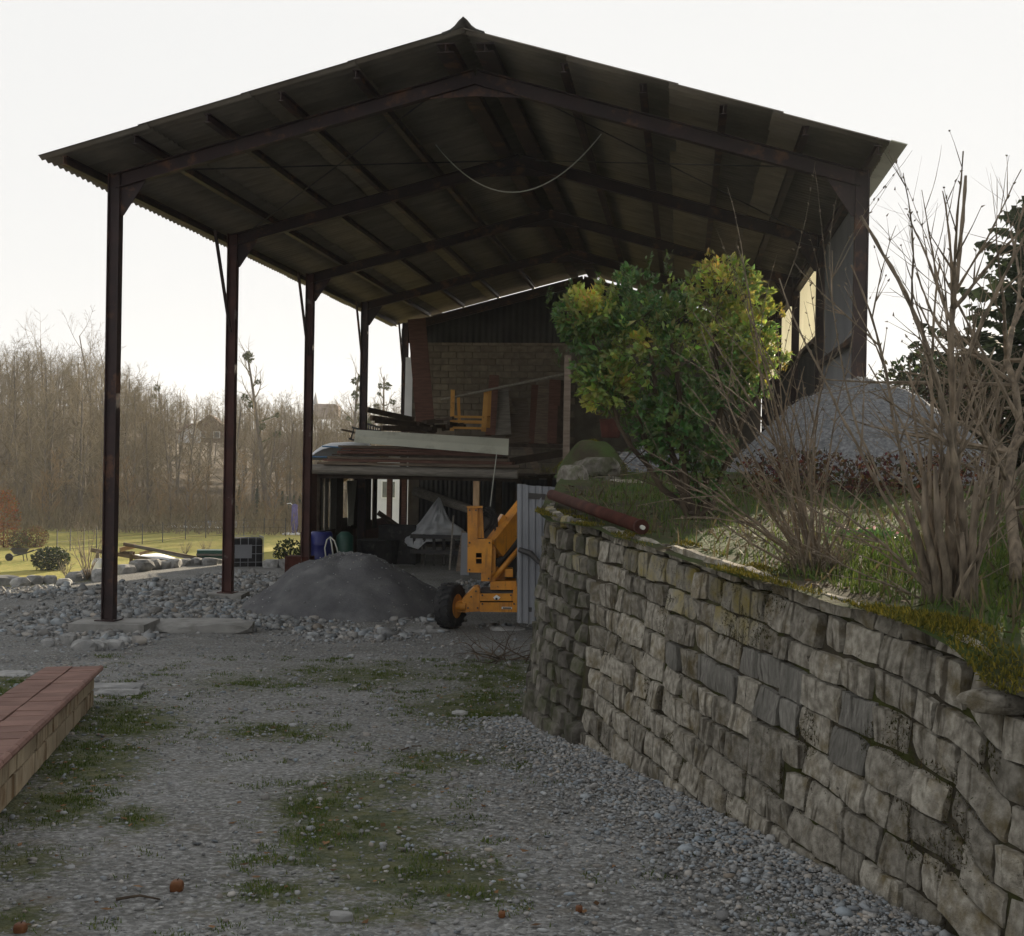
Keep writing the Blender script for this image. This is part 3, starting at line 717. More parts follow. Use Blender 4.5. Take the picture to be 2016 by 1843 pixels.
# ------------------------------------------------------------------ heaps
def heap(name, cx, cy, rx, ry, h, zfun, mat, label, seed, flat=0.0, n=56, ridge=0.0, rough=.05, kind=None):
    m = MB(); nr = 26; vs = [(cx, cy, 0)]; fs = []
    for r in range(nr + 1):
        t = r / nr
        for k in range(n):
            a = 2 * math.pi * k / n; w = 1 + .14 * noise.noise(Vector((math.cos(a) * 1.3, math.sin(a) * 1.3, seed)))
            x = cx + rx * t * w * math.cos(a); y = cy + ry * t * w * math.sin(a)
            prof = max(0, 1 - (max(0, t - flat) / (1 - flat)) ** 1.25)
            prof = prof * prof * (3 - 2 * prof) * .45 + prof * .55
            z = float(zfun(x, y)) + h * prof + rough * (1 - t * .6) * (1.1 * noise.noise(Vector((x * 1.1, y * 1.1, seed))) + noise.noise(Vector((x * 2.2, y * 2.2, seed))) + .6 * noise.noise(Vector((x * 6, y * 6, seed)))) + (.03 - .09 * t if t > .9 else 0)
            vs.append((x, y, z))
    vs[0] = (cx, cy, vs[1][2])
    for k in range(n): fs.append((0, 1 + k, 1 + (k + 1) % n))
    for r in range(nr):
        for k in range(n): a = 1 + r * n; fs.append((a + k, a + n + k, a + n + (k + 1) % n, a + (k + 1) % n))
    m.add(vs, fs); o = m.top(name, mat, label, 'heap', smooth=True); return o, np.array(vs)
pk = at(700, 1095, 22.4)
sand_o, sv_ = heap('sand_heap', pk.x - .1, 22.4, 2.15, 1.85, 1.02, H, M['sand'], 'dark grey sand heap on the barn floor beside the orange lift', 3, .1, rough=.13)
gpk = at(1700, 745, 15.3)
ghp, gv = heap('gravel_heap', gpk.x, 15.3, 1.85, 1.75, 1.13, TZ, M['heap'], 'big grey gravel heap against the right barn post', 8, .16, rough=.10)
gp2 = at(1262, 880, 16.5)
ghp2, gv2 = heap('gravel_heap', gp2.x + .25, 16.6, .95, .9, .34, TZ, M['heap'], 'small bluish gravel heap behind the evergreen bush', 5, .2, rough=.03)
def on_heap(v, n, s0, s1, name, label):
    idx = RNG.integers(60, len(v), n); P = v[idx] + RNG.normal(0, .03, (n, 3)) * (1, 1, .2); S = RNG.uniform(s0, s1, (n, 1)) * np.ones((n, 3))
    scatter(name, M['pebble'], TS, P, S, gray(n, .55, 1.15), label, 'gravel')
on_heap(gv, 5000, .006, .016, 'heap_gravel', 'loose gravel stones covering the big heap by the barn post')
on_heap(gv2, 1500, .010, .028, 'heap_gravel', 'loose bluish gravel stones on the small heap behind the bush')
on_heap(sv_, 700, .006, .022, 'sand_clods', 'small clods and stones on the dark sand heap')

# ------------------------------------------------------------------ loose stones, gravel, moss and grass on the ground
def place(n, fn, xr, yr):
    out = []; 
    while len(out) < n:
        x = RNG.uniform(*xr, 4000); y = RNG.uniform(*yr, 4000); k = fn(x, y) > RNG.uniform(0, 1, 4000); out.extend(zip(x[k], y[k]))
        if len(out) == 0: break
    a = np.array(out[:n]); return a
def Zg(a): return np.stack([a[:, 0], a[:, 1], H(a[:, 0], a[:, 1])], 1)
def px_of(a): return proj(a[:, 0], a[:, 1], H(a[:, 0], a[:, 1]))
# rubble field between and left of the posts
def rub(x, y):
    px, py = proj(x, y, H(x, y)); d = np.zeros_like(px)
    for cx, cy, rx, ry, s_ in ((330, 1195, 170, 40, 1), (150, 1225, 150, 30, .8), (60, 1165, 120, 18, .5), (560, 1225, 130, 14, .9), (480, 1150, 130, 18, .8), (700, 1250, 130, 12, .8), (820, 1222, 90, 8, .6), (1000, 1235, 80, 8, .4), (250, 1260, 60, 14, .6), (950, 1150, 60, 8, .5)):
        d = np.maximum(d, s_ * np.exp(-(((px - cx) / rx) ** 2 + ((py - cy) / ry) ** 2) * 1.1))
    return np.where((y < edge_of(x / y)) & (y > 12), d * 1.1 - .12, 0)
a = place(10000, rub, (-14, 2), (14, 32)); n = len(a); S = (RNG.gamma(1.4, .019, (n, 1)) + .011).clip(0, .15) * RNG.uniform(.55, 1.2, (n, 3)) * np.array([[1.1, 1, .85]]); P = Zg(a); P[:, 2] += S[:, 0] * .25
scatter('rubble', M['rubble'], TL, P, S, gray(n, .6, 1.25, .05), 'broken pale stone rubble spread between the left barn posts', 'rubble', tilt=.9)
# bigger single stones: along the yard edge and round the first post
def lone(px, py, size, seed, name, label, cat, group=None, mat='rock', rot=0.):
    p = onG(px, py); m = MB(); m.rock(p + Vector((0, 0, size[2] * .45)), size, seed, rot, None, 1, .45); return m.top(name, M[mat], label, cat, group)
ORD = ('first', 'second', 'third', 'fourth', 'fifth', 'sixth', 'seventh', 'eighth', 'ninth', 'tenth', 'eleventh', 'twelfth', 'thirteenth', 'fourteenth', 'fifteenth', 'sixteenth', 'seventeenth', 'eighteenth', 'nineteenth', 'twentieth')
ex = [(8, 1152), (40, 1154), (70, 1150), (98, 1148), (125, 1152), (150, 1144), (172, 1140), (195, 1143), (248, 1128), (275, 1124), (298, 1120), (320, 1118), (345, 1117), (368, 1113), (392, 1112), (412, 1112), (428, 1109), (530, 1117), (552, 1116), (575, 1120)]
for i, (x, y) in enumerate(ex):
    sz = random.uniform(.14, .28); lone(x + random.uniform(-5, 5), y, (sz * 1.25, sz, sz * random.uniform(.6, .95)), 40 + i, 'edge_rock', 'grey rock in the row along the yard edge, %s from the left' % ORD[i], 'rock', 'rocks along the yard edge', rot=random.uniform(0, 3))
for i, (x, y, sx, sz, lb) in enumerate(((165, 1281, .20, .11, 'rounded pale rock in front of the first post footing, leftmost of three'), (190, 1279, .17, .10, 'pale rock in the middle of three before the first post footing'), (226, 1278, .15, .10, 'pale rock touching the front of the first post footing, rightmost of three'), (135, 1268, .13, .12, 'upright grey rock left of the first post footing'), (95, 1272, .10, .08, 'small yellowish rock on the gravel left of the first post'))):
    lone(x, y, (sx, sx * .7, sz), 90 + i, 'rock', lb, 'rock')
m = MB(); p = onG(405, 1240); m.rock(p + Vector((0, 0, .02)), (.95, .55, .17), 12, .1, None, 2, .3); m.top('concrete_slab', M['concrete'], 'broken pale concrete slab lying on the rubble right of the first post', 'slab')
for i, (x, y, sx, lb) in enumerate(((30, 1330, .22, 'pale flat stone behind the low brick wall'), (228, 1355, .30, 'flat pale paving stone at the far end of the brick wall'), (232, 1368, .24, 'smaller flat paving stone in front of the pale one by the brick wall'), (605, 1172, .3, 'flat broken slab beside the sand heap'), (905, 1408, .08, 'small white stone lying on the drive'), (672, 1815, .05, 'pale stone at the bottom of the drive'), (1000, 1240, .35, 'flat stone slab under the grey metal sheet'), (840, 1243, .45, 'thin flat slab in front of the lift wheel'))):
    lone(x, y, (sx, sx * .6, .035 if sx > .1 else .03), 120 + i, 'flat_stone', lb, 'stone')
# pebbles at the foot of the stone wall, finer gravel over the whole drive
def peb(x, y):
    d = wallx(y) - x; return np.where((d > 0.0) & (y > 2.6) & (y < 9.6), np.exp(-(np.maximum(d - .05, 0) / (.34 + .03 * (9 - y))) ** 1.3), 0)
a = place(15000, peb, (-1.6, 2.1), (2.8, 9.6)); n = len(a); S = (RNG.gamma(2.2, .0029, (n, 1)) + .0035) * np.array([[1, 1, .7]]); P = Zg(a); P[:, 2] += S[:, 0] * .3 + .012
scatter('wall_foot_gravel', M['pebble'], TS, P, S, gray(n, .6, 1.12, .06), 'rounded grey pebbles lying along the foot of the stone wall', 'gravel')
def drv(x, y): return np.where((x < wallx(y)) & (y > 3.2) & (y < 19), (4.6 / y) ** 1.3, 0) * (x > -.36 * y - 1.2)
a = place(9000, drv, (-7, 1.6), (3.2, 19)); n = len(a); S = (RNG.gamma(2.0, .0026, (n, 1)) + .0035) * (.7 + a[:, 1:2] / 12) * np.array([[1, 1, .6]]); P = Zg(a); P[:, 2] += .006
scatter('drive_gravel', M['pebble'], TS, P, S, gray(n, .5, 1.12, .05), 'fine loose gravel scattered over the drive', 'gravel')
# moss and short grass
def mk(x, y):
    z = H(x, y); mm = mossmask(x, y, z); nn = np.array([noise.noise(Vector((u * 2.6, v * 2.6, 2))) + .9 * noise.noise(Vector((u * 7, v * 7, 5))) + .6 * noise.noise(Vector((u * 17, v * 17, 8))) for u, v in zip(x, y)])
    return np.clip(mm * .75 - .42 + nn * 1.0, 0, 1) * (y < 16) * np.clip(6 / y, 0, 1) * (x < wallx(y) - .05)
a = place(46000, mk, (-5, 1.2), (3.6, 15)); n = len(a); S = RNG.uniform(.006, .020, (n, 1)) * (.8 + a[:, 1:2] / 14) * np.array([[1.8, 1.3, .8]]); P = Zg(a)
g = RNG.uniform(0, 1, (n, 1)); c = (1 - g) * np.array([[.06, .11, .025]]) + g * np.array([[.14, .155, .035]])
scatter('drive_grass', M['grass'], TBL, P, S, c, 'short mossy grass growing in patches on the drive', 'grass', tilt=.5)
# dead leaves on the drive
def lf(x, y): return np.where((y > 3.6) & (y < 12) & (x < wallx(y) - .1), .15 + mossmask(x, y, H(x, y)), 0)
TLF = [(np.array([(-.5, 0, 0), (0, -.3, .06), (.5, 0, .12), (0, .3, .1)]), np.array([(0, 1, 2), (0, 2, 3)])), (np.array([(-.5, 0, .1), (0, -.22, 0), (.45, .05, .2), (.05, .28, .05)]), np.array([(0, 1, 2), (0, 2, 3)]))]
a = place(420, lf, (-4, 1.4), (3.6, 12)); n = len(a); S = RNG.uniform(.02, .05, (n, 1)) * np.ones((1, 3)); P = Zg(a); P[:, 2] += .008
scatter('leaf_litter', M['dead_leaf'], TLF, P, S, np.array([[.16, .09, .045]]) * RNG.uniform(.5, 2.0, (n, 1)), 'dead brown leaves scattered on the drive', 'leaves', tilt=.2)
for (x, y, r_, lb) in ((348, 1755, .024, 'orange-brown rotten apple lying on the drive'), (40, 1838, .02, 'brown rotten apple at the bottom left edge of the drive'), (988, 1806, .013, 'small dark red windfall at the bottom of the drive'), (1140, 1795, .013, 'small dark red windfall nearer the wall pebbles')):
    p = onG(x, y); m = MB(); m.rock(p + Vector((0, 0, r_ * .8)), (r_ * 1.2, r_ * 1.2, r_ * 1.2), x, 0, None, 2, .12); o = m.top('apple', M['apple'], lb, 'apple', smooth=True)
    m = MB(); m.tube([p + Vector((0, 0, r_ * 1.6)), p + Vector((.006, 0, r_ * 2.1))], .002, 5); m.build('stalk', M['bark_dark'], o)
for (x0, y0, x1, y1, lb) in ((228, 1776, 315, 1777, 'thin straight twig on the drive left of the apple'), (790, 1480, 830, 1472, 'dark twig lying across the middle of the drive')):
    a_, b_ = onG(x0, y0), onG(x1, y1); m = MB(); m.tube([a_ + Vector((0, 0, .01)), a_.lerp(b_, .5) + Vector((0, .02, .018)), b_ + Vector((0, 0, .012))], [.006, .005, .003], 5); m.top('twig', M['bark_dark'], lb, 'twig')

# ------------------------------------------------------------------ storage platform at the back left of the barn
RB = Matrix.Rotation(-BA, 3, 'Z')
def z1(x, y): return ((740 + x / 6.3) / 1.2143, (900 + y / 6.3) / 1.2143)
def z2(x, y): return ((1020 + x / 5.6) / 1.2143, (880 + y / 5.6) / 1.2143)
def z3(x, y): return ((720 + x / 5.04) / 1.2143, (1120 + y / 5.04) / 1.2143)
def z4(x, y): return ((1020 + x / 5.265) / 1.2143, (1180 + y / 5.265) / 1.2143)
plat = thing('storage_platform', B(-6.5, 33, 0), 'timber storage platform on posts at the back left of the barn', 'platform', -BA)
for X, Y, mt in ((-9.0, 29.7, 'wood_dark'), (-5.0, 29.8, 'wood_new'), (-9.0, 33.5, 'wood_dark'), (-5.0, 33.5, 'wood_dark'), (-9.0, 37.3, 'wood_red'), (-4.0, 30.2, 'wood_dark'), (-8.55, 37.4, 'wood_red'), (-4.0, 37.3, 'wood_dark')):
    m = MB(); m.beam(B(X, Y, 0), B(X, Y, 2.26), .15, .15, B(0, 1, 0)); m.build('post', M[mt], plat)
for Y in (29.75, 33.5, 37.3):
    m = MB(); m.beam(B(-9.35, Y, 2.30), B(-3.9, Y, 2.30), .16, .10); m.build('beam', M['wood_dark'], plat)
m = MB(); c = B(-9.2, 29.62, 2.24); m.tube([c, c + B(.1, 2.8, 0)], .13, 12); m.build('beam', M['wood_new'], plat, label='round beam with its pale orange end grain showing')
for i in range(18):
    Y = 29.9 + i * .42; m = MB(); m.box(B(-6.5, Y, 2.375), (5.3 + random.uniform(-.3, .3), .38, .035), RB); m.build('deck_board', M['wood_dark'], plat)
# planked left side with gaps, low red-brown panel beneath
def pxY(px, X=-9.0):
    k = (px - CX) / FPX; return -X * (math.cos(BA) + k * math.sin(BA)) / (math.sin(BA) - k * math.cos(BA))
for (a_, b_, z0, z1_, mt) in ((613, 624, .2, 2.35, 'wood_red'), (628, 637, .9, 2.25, 'wood_grey'), (640, 647.5, .9, 2.25, 'wood_grey'), (651, 663, .9, 2.25, 'wood_grey'), (663, 676, .8, 2.25, 'wood_dark'), (697, 705, .8, 2.25, 'wood_dark'), (705, 714, .8, 2.25, 'wood_dark'), (716, 731, .7, 2.25, 'wood_dark'), (735, 743, .7, 2.25, 'wood_dark'), (676, 697, .8, 1.15, 'wood_dark')):
    ya, yb = pxY(a_), pxY(b_); m = MB(); m.box(B(-9.0, (ya + yb) / 2, (z0 + z1_) / 2), (.03, yb - ya, z1_ - z0), RB); m.build('side_board', M[mt], plat)
for k in range(6):
    ya = 28.5 + k * 1.55; m = MB(); m.box(B(-9.04, ya + .77, .47), (.03, 1.53, .98), RB); m.build('side_board', M['wood_red'] if k > 2 else M['wood_dark'], plat)
p = [B(-8.95, pxY(676) + .1, 2.15), B(-8.95, pxY(696), 2.15)]
m = MB(); n_ = 10; vs = []
for j in range(7):
    for i in range(n_ + 1):
        t = i / n_; q = p[0].lerp(p[1], .08 * j / 6 * (1 if t < .5 else -1) + t * (1 - .03 * j)); q = q + B(.03 + .035 * math.sin(i * 2.1 + j * .2), 0, -j * .19 - (.12 * abs(math.sin(i * 1.7)) if j == 6 else 0)); vs.append(q)
m.add(vs, [(j * (n_ + 1) + i, j * (n_ + 1) + i + 1, (j + 1) * (n_ + 1) + i + 1, (j + 1) * (n_ + 1) + i) for j in range(6) for i in range(n_)])
m.top('hanging_sacking', M['cream'], 'pale sacking hanging on the planked side under the platform', 'cloth', smooth=True)
# dark corrugated sheets behind, under the platform
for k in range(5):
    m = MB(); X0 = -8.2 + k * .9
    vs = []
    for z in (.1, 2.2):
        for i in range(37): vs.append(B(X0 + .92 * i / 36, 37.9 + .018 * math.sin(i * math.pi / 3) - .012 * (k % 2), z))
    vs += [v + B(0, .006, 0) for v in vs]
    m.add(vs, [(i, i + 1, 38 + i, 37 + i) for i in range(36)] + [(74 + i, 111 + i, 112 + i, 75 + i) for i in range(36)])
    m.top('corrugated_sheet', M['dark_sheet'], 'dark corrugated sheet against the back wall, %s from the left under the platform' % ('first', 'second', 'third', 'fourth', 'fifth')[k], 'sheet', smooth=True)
# timber stacked on the platform front
def board(p0, p1, w, h, mat, label, group='boards stacked on the platform', name='board'):
    m = MB(); p0 = Vector(p0); p1 = Vector(p1); ax = (p1 - p0); rz = math.atan2(ax.y, ax.x)
    m.beam(p0, p1, w, h); return m.top(name, M[mat], label, 'board', group, rz=rz)
m = MB(); a_, b_ = B(-9.1, 29.5, 2.47), B(-3.95, 29.55, 2.43); m.tube([a_, a_.lerp(b_, .5) + Vector((0, 0, .01)), b_], [.125, .12, .11], 12); m.top('log', M['wood_grey'], 'long grey log lying along the front edge of the platform', 'log', rz=-BA)
lay = [('wood', 2.62, .07), ('wood_red', 2.70, .07), ('wood', 2.77, .06), ('wood_dark', 2.835, .05), ('wood_red', 2.90, .07), ('wood_red', 2.97, .06), ('wood', 3.04, .07)]
LN = ('lowest', 'second', 'third', 'fourth', 'fifth', 'sixth', 'topmost')
for i, (mt, z, h) in enumerate(lay):
    for j in range(3):
        dx = random.uniform(-.15, .15); inset = .13 * i; 
        if i == 6: l0, l1 = -8.4, -5.4
        else: l0, l1 = -8.95 + inset + dx, -4.0 - inset * .8 + dx * .6
        board(B(l0, 29.45 + j * .24 + random.uniform(-.03, .03), z + random.uniform(-.003, .003)), B(l1, 29.47 + j * .24 + random.uniform(-.03, .05), z + random.uniform(-.003, .003)), .225, h + (.004 if j == 2 else -.014), mt,
              '%s board in the %s layer of the timber stack on the platform' % (('front', 'middle', 'rear')[j], LN[i]))
# cream folded metal trim leaning on the stack
q = [at(701, 846, 30.3), at(1002, 864, 29.9), at(1000.5, 896.5, 29.6), at(697, 871, 30.0)]
ml, mr_ = (q[0] + q[3]) / 2 + Vector((0, -.05, 0)), (q[1] + q[2]) / 2 + Vector((0, -.05, 0)); bk = Vector((0, .012, 0))
m = MB(); m.add([q[0], q[1], mr_, ml, q[2], q[3]] + [v + bk for v in (q[0], q[1], mr_, ml, q[2], q[3])], [(0, 3, 2, 1), (3, 5, 4, 2), (6, 7, 8, 9), (9, 8, 10, 11), (0, 1, 7, 6), (5, 11, 10, 4), (0, 6, 9, 3), (3, 9, 11, 5), (1, 2, 8, 7), (2, 4, 10, 8)])
m.top('metal_trim', M['cream'], 'long cream folded metal panel leaning on top of the timber stack', 'panel', rz=-BA)
# white shell with blue stripes behind the stack
hull = thing('white_hull', at(650, 906, 31.5), 'small white hull with thin blue stripes poking out left of the timber stack', 'hull', -BA)
top = [(596, 905), (611, 896.5), (622, 886), (635, 877), (652, 872), (690, 870), (720, 872), (740, 890), (742, 906)]
m = MB(); vs = []; N_ = len(top)
for j, (sc, dy) in enumerate(((.72, -.28), (.93, -.2), (1.0, 0), (1.0, .7), (.9, .95))):
    for (x, y) in top: vs.append(at(670 + (x - 670) * (1 - (1 - sc) * .25), 906 + (y - 906) * sc, 31.5) + Vector((0, dy, 0)))
m.add(vs, [(j * N_ + i, j * N_ + i + 1, (j + 1) * N_ + i + 1, (j + 1) * N_ + i) for j in range(4) for i in range(N_ - 1)] + [tuple(range(N_))])
m.build('shell', M['white'], hull, True)
for (x0, y0, x1, y1) in ((634, 878.5, 700, 883), (612, 899.5, 700, 900.5)):
    m = MB(); m.tube([at(x0, y0, 31.17), at(x1, y1, 31.15)], .018, 5); m.build('stripe', M['blue_line'], hull)
# ochre upturned frame on the platform
fr_ = thing('wooden_frame', at(925, 850, 33.0), 'ochre orange wooden frame like an upturned table standing on the timber', 'frame')
def stick(px0, px1, d0, d1, w, h, mat, name, parent):
    m = MB(); m.beam(at(*px0, d0), at(*px1, d1), w, h, (0, 1, 0)); return m.build(name, M[mat], parent)
stick(z2(350, 290), z2(338, 840), 33, 33, .11, .07, 'yellow', 'leg', fr_); stick(z2(800, 300), z2(762, 850), 33, 33, .13, .07, 'yellow', 'leg', fr_)
stick(z2(425, 390), z2(440, 800), 33.7, 33.7, .08, .06, 'yellow', 'leg', fr_); stick(z2(845, 300), z2(825, 800), 33.7, 33.7, .1, .06, 'yellow', 'leg', fr_)
for y, w in ((650, .08), (712, .09), (800, .22)): stick(z2(352, y), z2(770, y + 8), 32.99, 32.99, .06, w, 'yellow', 'rail', fr_)
for y, w in ((655, .07), (730, .07)): stick(z2(440, y), z2(830, y + 8), 33.69, 33.69, .05, w, 'yellow', 'rail', fr_)
stick(z2(345, 655), z2(440, 655), 33, 33.7, .05, .07, 'yellow', 'rail', fr_); stick(z2(780, 655), z2(835, 655), 33, 33.7, .05, .07, 'yellow', 'rail', fr_)
# junk timber behind: leaning planks, poles, dark beams
def lean(px0, px1, d0, d1, w, h, mat, name, label, cat='plank'):
    p0, p1 = at(*px0, d0), at(*px1, d1); m = MB(); m.beam(p0, p1, w, h, (0, 1, 0)); return m.top(name, M[mat], label, cat)
m = MB(); m.tube([at(*z2(195, 425), 33.5), at(*z2(1850, 80), 31.5)], .035, 8); m.top('long_pole', M['wood_grey'], 'long thin grey pole slanting across in front of the block wall', 'pole')
for a_, b_, w, mt, lb in (((905, 100), (850, 900), .3, 'wood_red', 'reddish plank leaning on the block wall behind the ochre frame'), ((960, 280), (1000, 900), .6, 'wood_grey', 'wide grey board leaning on the block wall right of the ochre frame'),
        ((1010, 280), (1500, 1420), .22, 'wood', 'brown plank sloping down to the right off the platform'), ((1190, 450), (1230, 1000), .75, 'wood', 'wide brown panel standing against the block wall behind the sloping plank'),
        ((1470, 230), (1430, 1010), .3, 'wood_red', 'red-brown plank standing against the right part of the block wall'), ((1590, 200), (1530, 1015), .42, 'wood', 'broad brown plank standing next to the red-brown one'),
        ((1720, 160), (1690, 1010), .35, 'wood_red', 'dark red plank third from the right on the back wall'), ((1830, 170), (1800, 1010), .28, 'wood_dark', 'narrow dark plank at the right end of the back wall')):
    lean(z2(*a_), z2(*b_), 37.6, 36.6, w, .05, mt, 'leaning_plank', lb)
lean((820, 628), (838, 838), 37.5, 36.9, .55, .06, 'wood_red', 'leaning_plank', 'tall wide red-brown plank upright at the left end of the block wall')
lean((806, 704), (803, 832), 37.3, 37.0, .22, .05, 'white', 'leaning_plank', 'narrow white board upright beside the rear corner post')
lean((1118, 700), (1113, 985), 17.0, 17.0, .09, .09, 'wood', 'weathered_post', 'weathered grey post at the terrace edge left of the evergreen bush', 'post')
lean(z2(1110, 1030), z2(1880, 1050), 34.0, 33.5, .1, .12, 'wood_dark', 'dark_beam', 'dark horizontal beam right of the cream panel, upper of two', 'beam')
lean(z2(1130, 1250), z2(1880, 1130), 33.6, 33.2, .2, .3, 'wood_dark', 'dark_beam', 'thick dark horizontal beam right of the timber stack, lower of two', 'beam')
for a_, b_, w, lb in (((870, 500), (1560, 650), .10, 'dark beam sticking up highest left on the junk pile'), ((930, 625), (1700, 730), .13, 'rounded dark board end poking left out of the junk pile'), ((1000, 660), (1800, 760), .12, 'dark board under the rounded one in the junk pile'), ((1080, 775), (1900, 800), .14, 'lowest dark board of the junk pile behind the cream panel')):
    lean(z1(*a_), z1(*b_), 32.2, 33.2, .14, w, 'wood_dark', 'dark_board', lb)
for i in range(14):
    x = random.uniform(1400, 2100); y = random.uniform(650, 820); a_ = random.uniform(-.5, .5)
    lean(z1(x, y), z1(x + 260 * math.cos(a_), y + 120 * math.sin(a_)), 32.6 + random.uniform(0, 1), 32.8 + random.uniform(0, 1), .09, .09, 'wood_dark', 'junk_timber', 'dark offcut lying in the junk pile behind the cream panel', 'offcut')['group'] = 'offcuts in the junk pile'
def ladder(name, pts, d, label, rungs):
    t = thing(name, at(*pts[0], d), label, 'ladder')
    a0, a1, b0, b1 = [at(*p_, d) for p_ in pts]
    for u, v in ((a0, a1), (b0, b1)): m = MB(); m.beam(u, v, .04, .05); m.build('rail', M['dark_metal'], t)
    for k in range(rungs): f = (k + .5) / rungs; m = MB(); m.tube([a0.lerp(a1, f), b0.lerp(b1, f)], .018, 5); m.build('rung', M['dark_metal'], t)
ladder('ladder', [z1(640, 765), z1(760, 800), z1(590, 935), z1(720, 975)], 31.0, 'short dark ladder end sticking out left above the white hull', 2)
ladder('iron_rack', [z1(870, 715), z1(1080, 775), z1(870, 800), z1(1080, 830)], 31.4, 'dark comb-like iron rack on the cream panel right of the post', 6)
m = MB(); m.beam(at(*z1(480, 800), 31.2), at(*z1(700, 850), 31.2), .05, .05); m.top('stick', M['wood_dark'], 'pointed dark stick beside the ladder end', 'stick')
# under the platform
m = MB(); a_, b_ = at(*z3(1375, 275), 33.6), at(*z3(2030, 490), 32.2); m.tube([a_, a_.lerp(b_, .5), b_], [.13, .13, .12], 10); m.top('peeled_log', M['wood_grey'], 'thick pale log sloping under the platform above the tarpaulin', 'log')
m = MB(); m.tube([at(*z3(925, 530), 33), at(*z3(1160, 695), 33)], .07, 8); m.top('pole_stub', M['wood_dark'], 'dark pole stub slanting across the opening with the white house', 'pole')
keys = [[(1655, 345), (1660, 350), (1668, 355), (1680, 370)], [(1560, 470), (1620, 480), (1680, 500), (1745, 540)], [(1420, 660), (1520, 640), (1650, 660), (1800, 640)], [(1290, 780), (1450, 760), (1650, 760), (1960, 740)], [(1215, 895), (1400, 850), (1600, 850), (1950, 850)], [(1225, 915), (1410, 975), (1500, 885), (1900, 870)]]
m = MB(); vs = []; nr, nc = 26, 30; K = np.array(keys, float)
for i in range(nr + 1):
    fi = i / nr * 5; i0 = min(int(fi), 4); ti = fi - i0
    for j in range(nc + 1):
        fj = j / nc * 3; j0 = min(int(fj), 2); tj = fj - j0
        q2 = (K[i0, j0] * (1 - tj) + K[i0, j0 + 1] * tj) * (1 - ti) + (K[i0 + 1, j0] * (1 - tj) + K[i0 + 1, j0 + 1] * tj) * ti
        dd = 32.3 - .35 * math.sin(math.pi * j / nc) * (i / nr) + .10 * noise.noise(Vector((i * .35, j * .22, 1))) + .07 * noise.noise(Vector((i * .2, j * .6, 7)))
        vs.append(at(*z3(*q2), dd))
m.add(vs, [(i * (nc + 1) + j, i * (nc + 1) + j + 1, (i + 1) * (nc + 1) + j + 1, (i + 1) * (nc + 1) + j) for i in range(nr) for j in range(nc)])
o = m.top('tarpaulin', M['tarp'], 'crumpled white plastic tarpaulin draped over machinery under the platform', 'tarpaulin', smooth=True)
md = o.modifiers.new('thickness', 'SOLIDIFY'); md.thickness = .006
har = thing('harrow', B(-6.1, 31.6, 0), 'dark iron harrow standing under the white tarpaulin', 'harrow', -BA)
for z in (.35, .75): m = MB(); m.beam(B(-7.0, 31.4, z), B(-5.3, 31.4, z), .09, .10); m.build('frame_bar', M['dark_metal'], har)
for k in range(7):
    X = -6.9 + k * .26; m = MB(); m.beam(B(X, 31.38, .8), B(X, 31.5, .35), .07, .05); m.beam(B(X, 31.5, .35), B(X + .05, 31.25, .02), .05, .04); m.build('tine', M['dark_metal'], har)
m = MB(); m.tube([B(-7.9, 31.6, 0), B(-7.9, 31.6, .62)], [.52, .58], 16); m.box(B(-7.4, 31.9, .5), (1.0, .7, 1.0), RB); m.top('black_tub', M['black'], 'large black tub in the dark under the platform, left of the harrow', 'tub')
bar = thing('blue_barrel', B(-8.65, 28.9, 0), 'blue plastic barrel behind the sand heap', 'barrel')
m = MB(); m.tube([B(-8.65, 28.9, z) for z in (0, .04, .3, .33, .36, .62, .65, .68, .92, .96)], [.24, .27, .27, .285, .27, .27, .285, .27, .27, .23], 18); m.build('body', M['blue'], bar, True)
m = MB(); m.tube([B(-8.65, 28.9, .955), B(-8.65, 28.9, .985)], .1, 12); m.build('cap', M['black'], bar)
m = MB(); m.tube([B(-8.15, 29.2, z) for z in (0, .05, .85, .95)], [.18, .22, .21, .1], 14); m.top('green_container', M['green_pl'], 'dark green container beside the blue barrel', 'container', smooth=True)
for (pp, lb) in ((((300, 1100), (285, 960), (310, 860), (345, 825), (365, 900), (385, 1050)), 'pale hose loop hanging over the blue barrel'), (((350, 825), (400, 870), (430, 960), (450, 1040)), 'second pale hose strand right of the barrel loop')):
    c0_ = [at(*z3(*q_), 29.0) for q_ in pp]; m = MB(); m.tube(c0_, .018, 6); m.top('hose', M['hose'], lb, 'hose', smooth=True)
lean(z3(1835, 570), z3(1785, 1250), 31.5, 30.8, .04, .04, 'wood_grey', 'thin_pole', 'thin pale pole leaning left of the orange lift', 'pole')
lean(z3(1960, 760), z3(1890, 1260), 31.0, 30.4, .12, .04, 'wood', 'leaning_plank', 'brown plank leaning just left of the orange lift')
lean(z3(1985, 780), z3(1970, 1290), 26.0, 25.5, .18, .04, 'grey_sheet', 'blue_board', 'blue-grey board standing behind the orange lift mast', 'board')
stick_rope = MB(); stick_rope.tube([at(*z2(940, 1120), 29.2), at(*z2(870, 1680), 29.0), at(*z4(800, 160), 28.8)], .012, 5); stick_rope.top('rope', M['hose'], 'thin rope hanging from the timber stack down to the lift', 'rope')

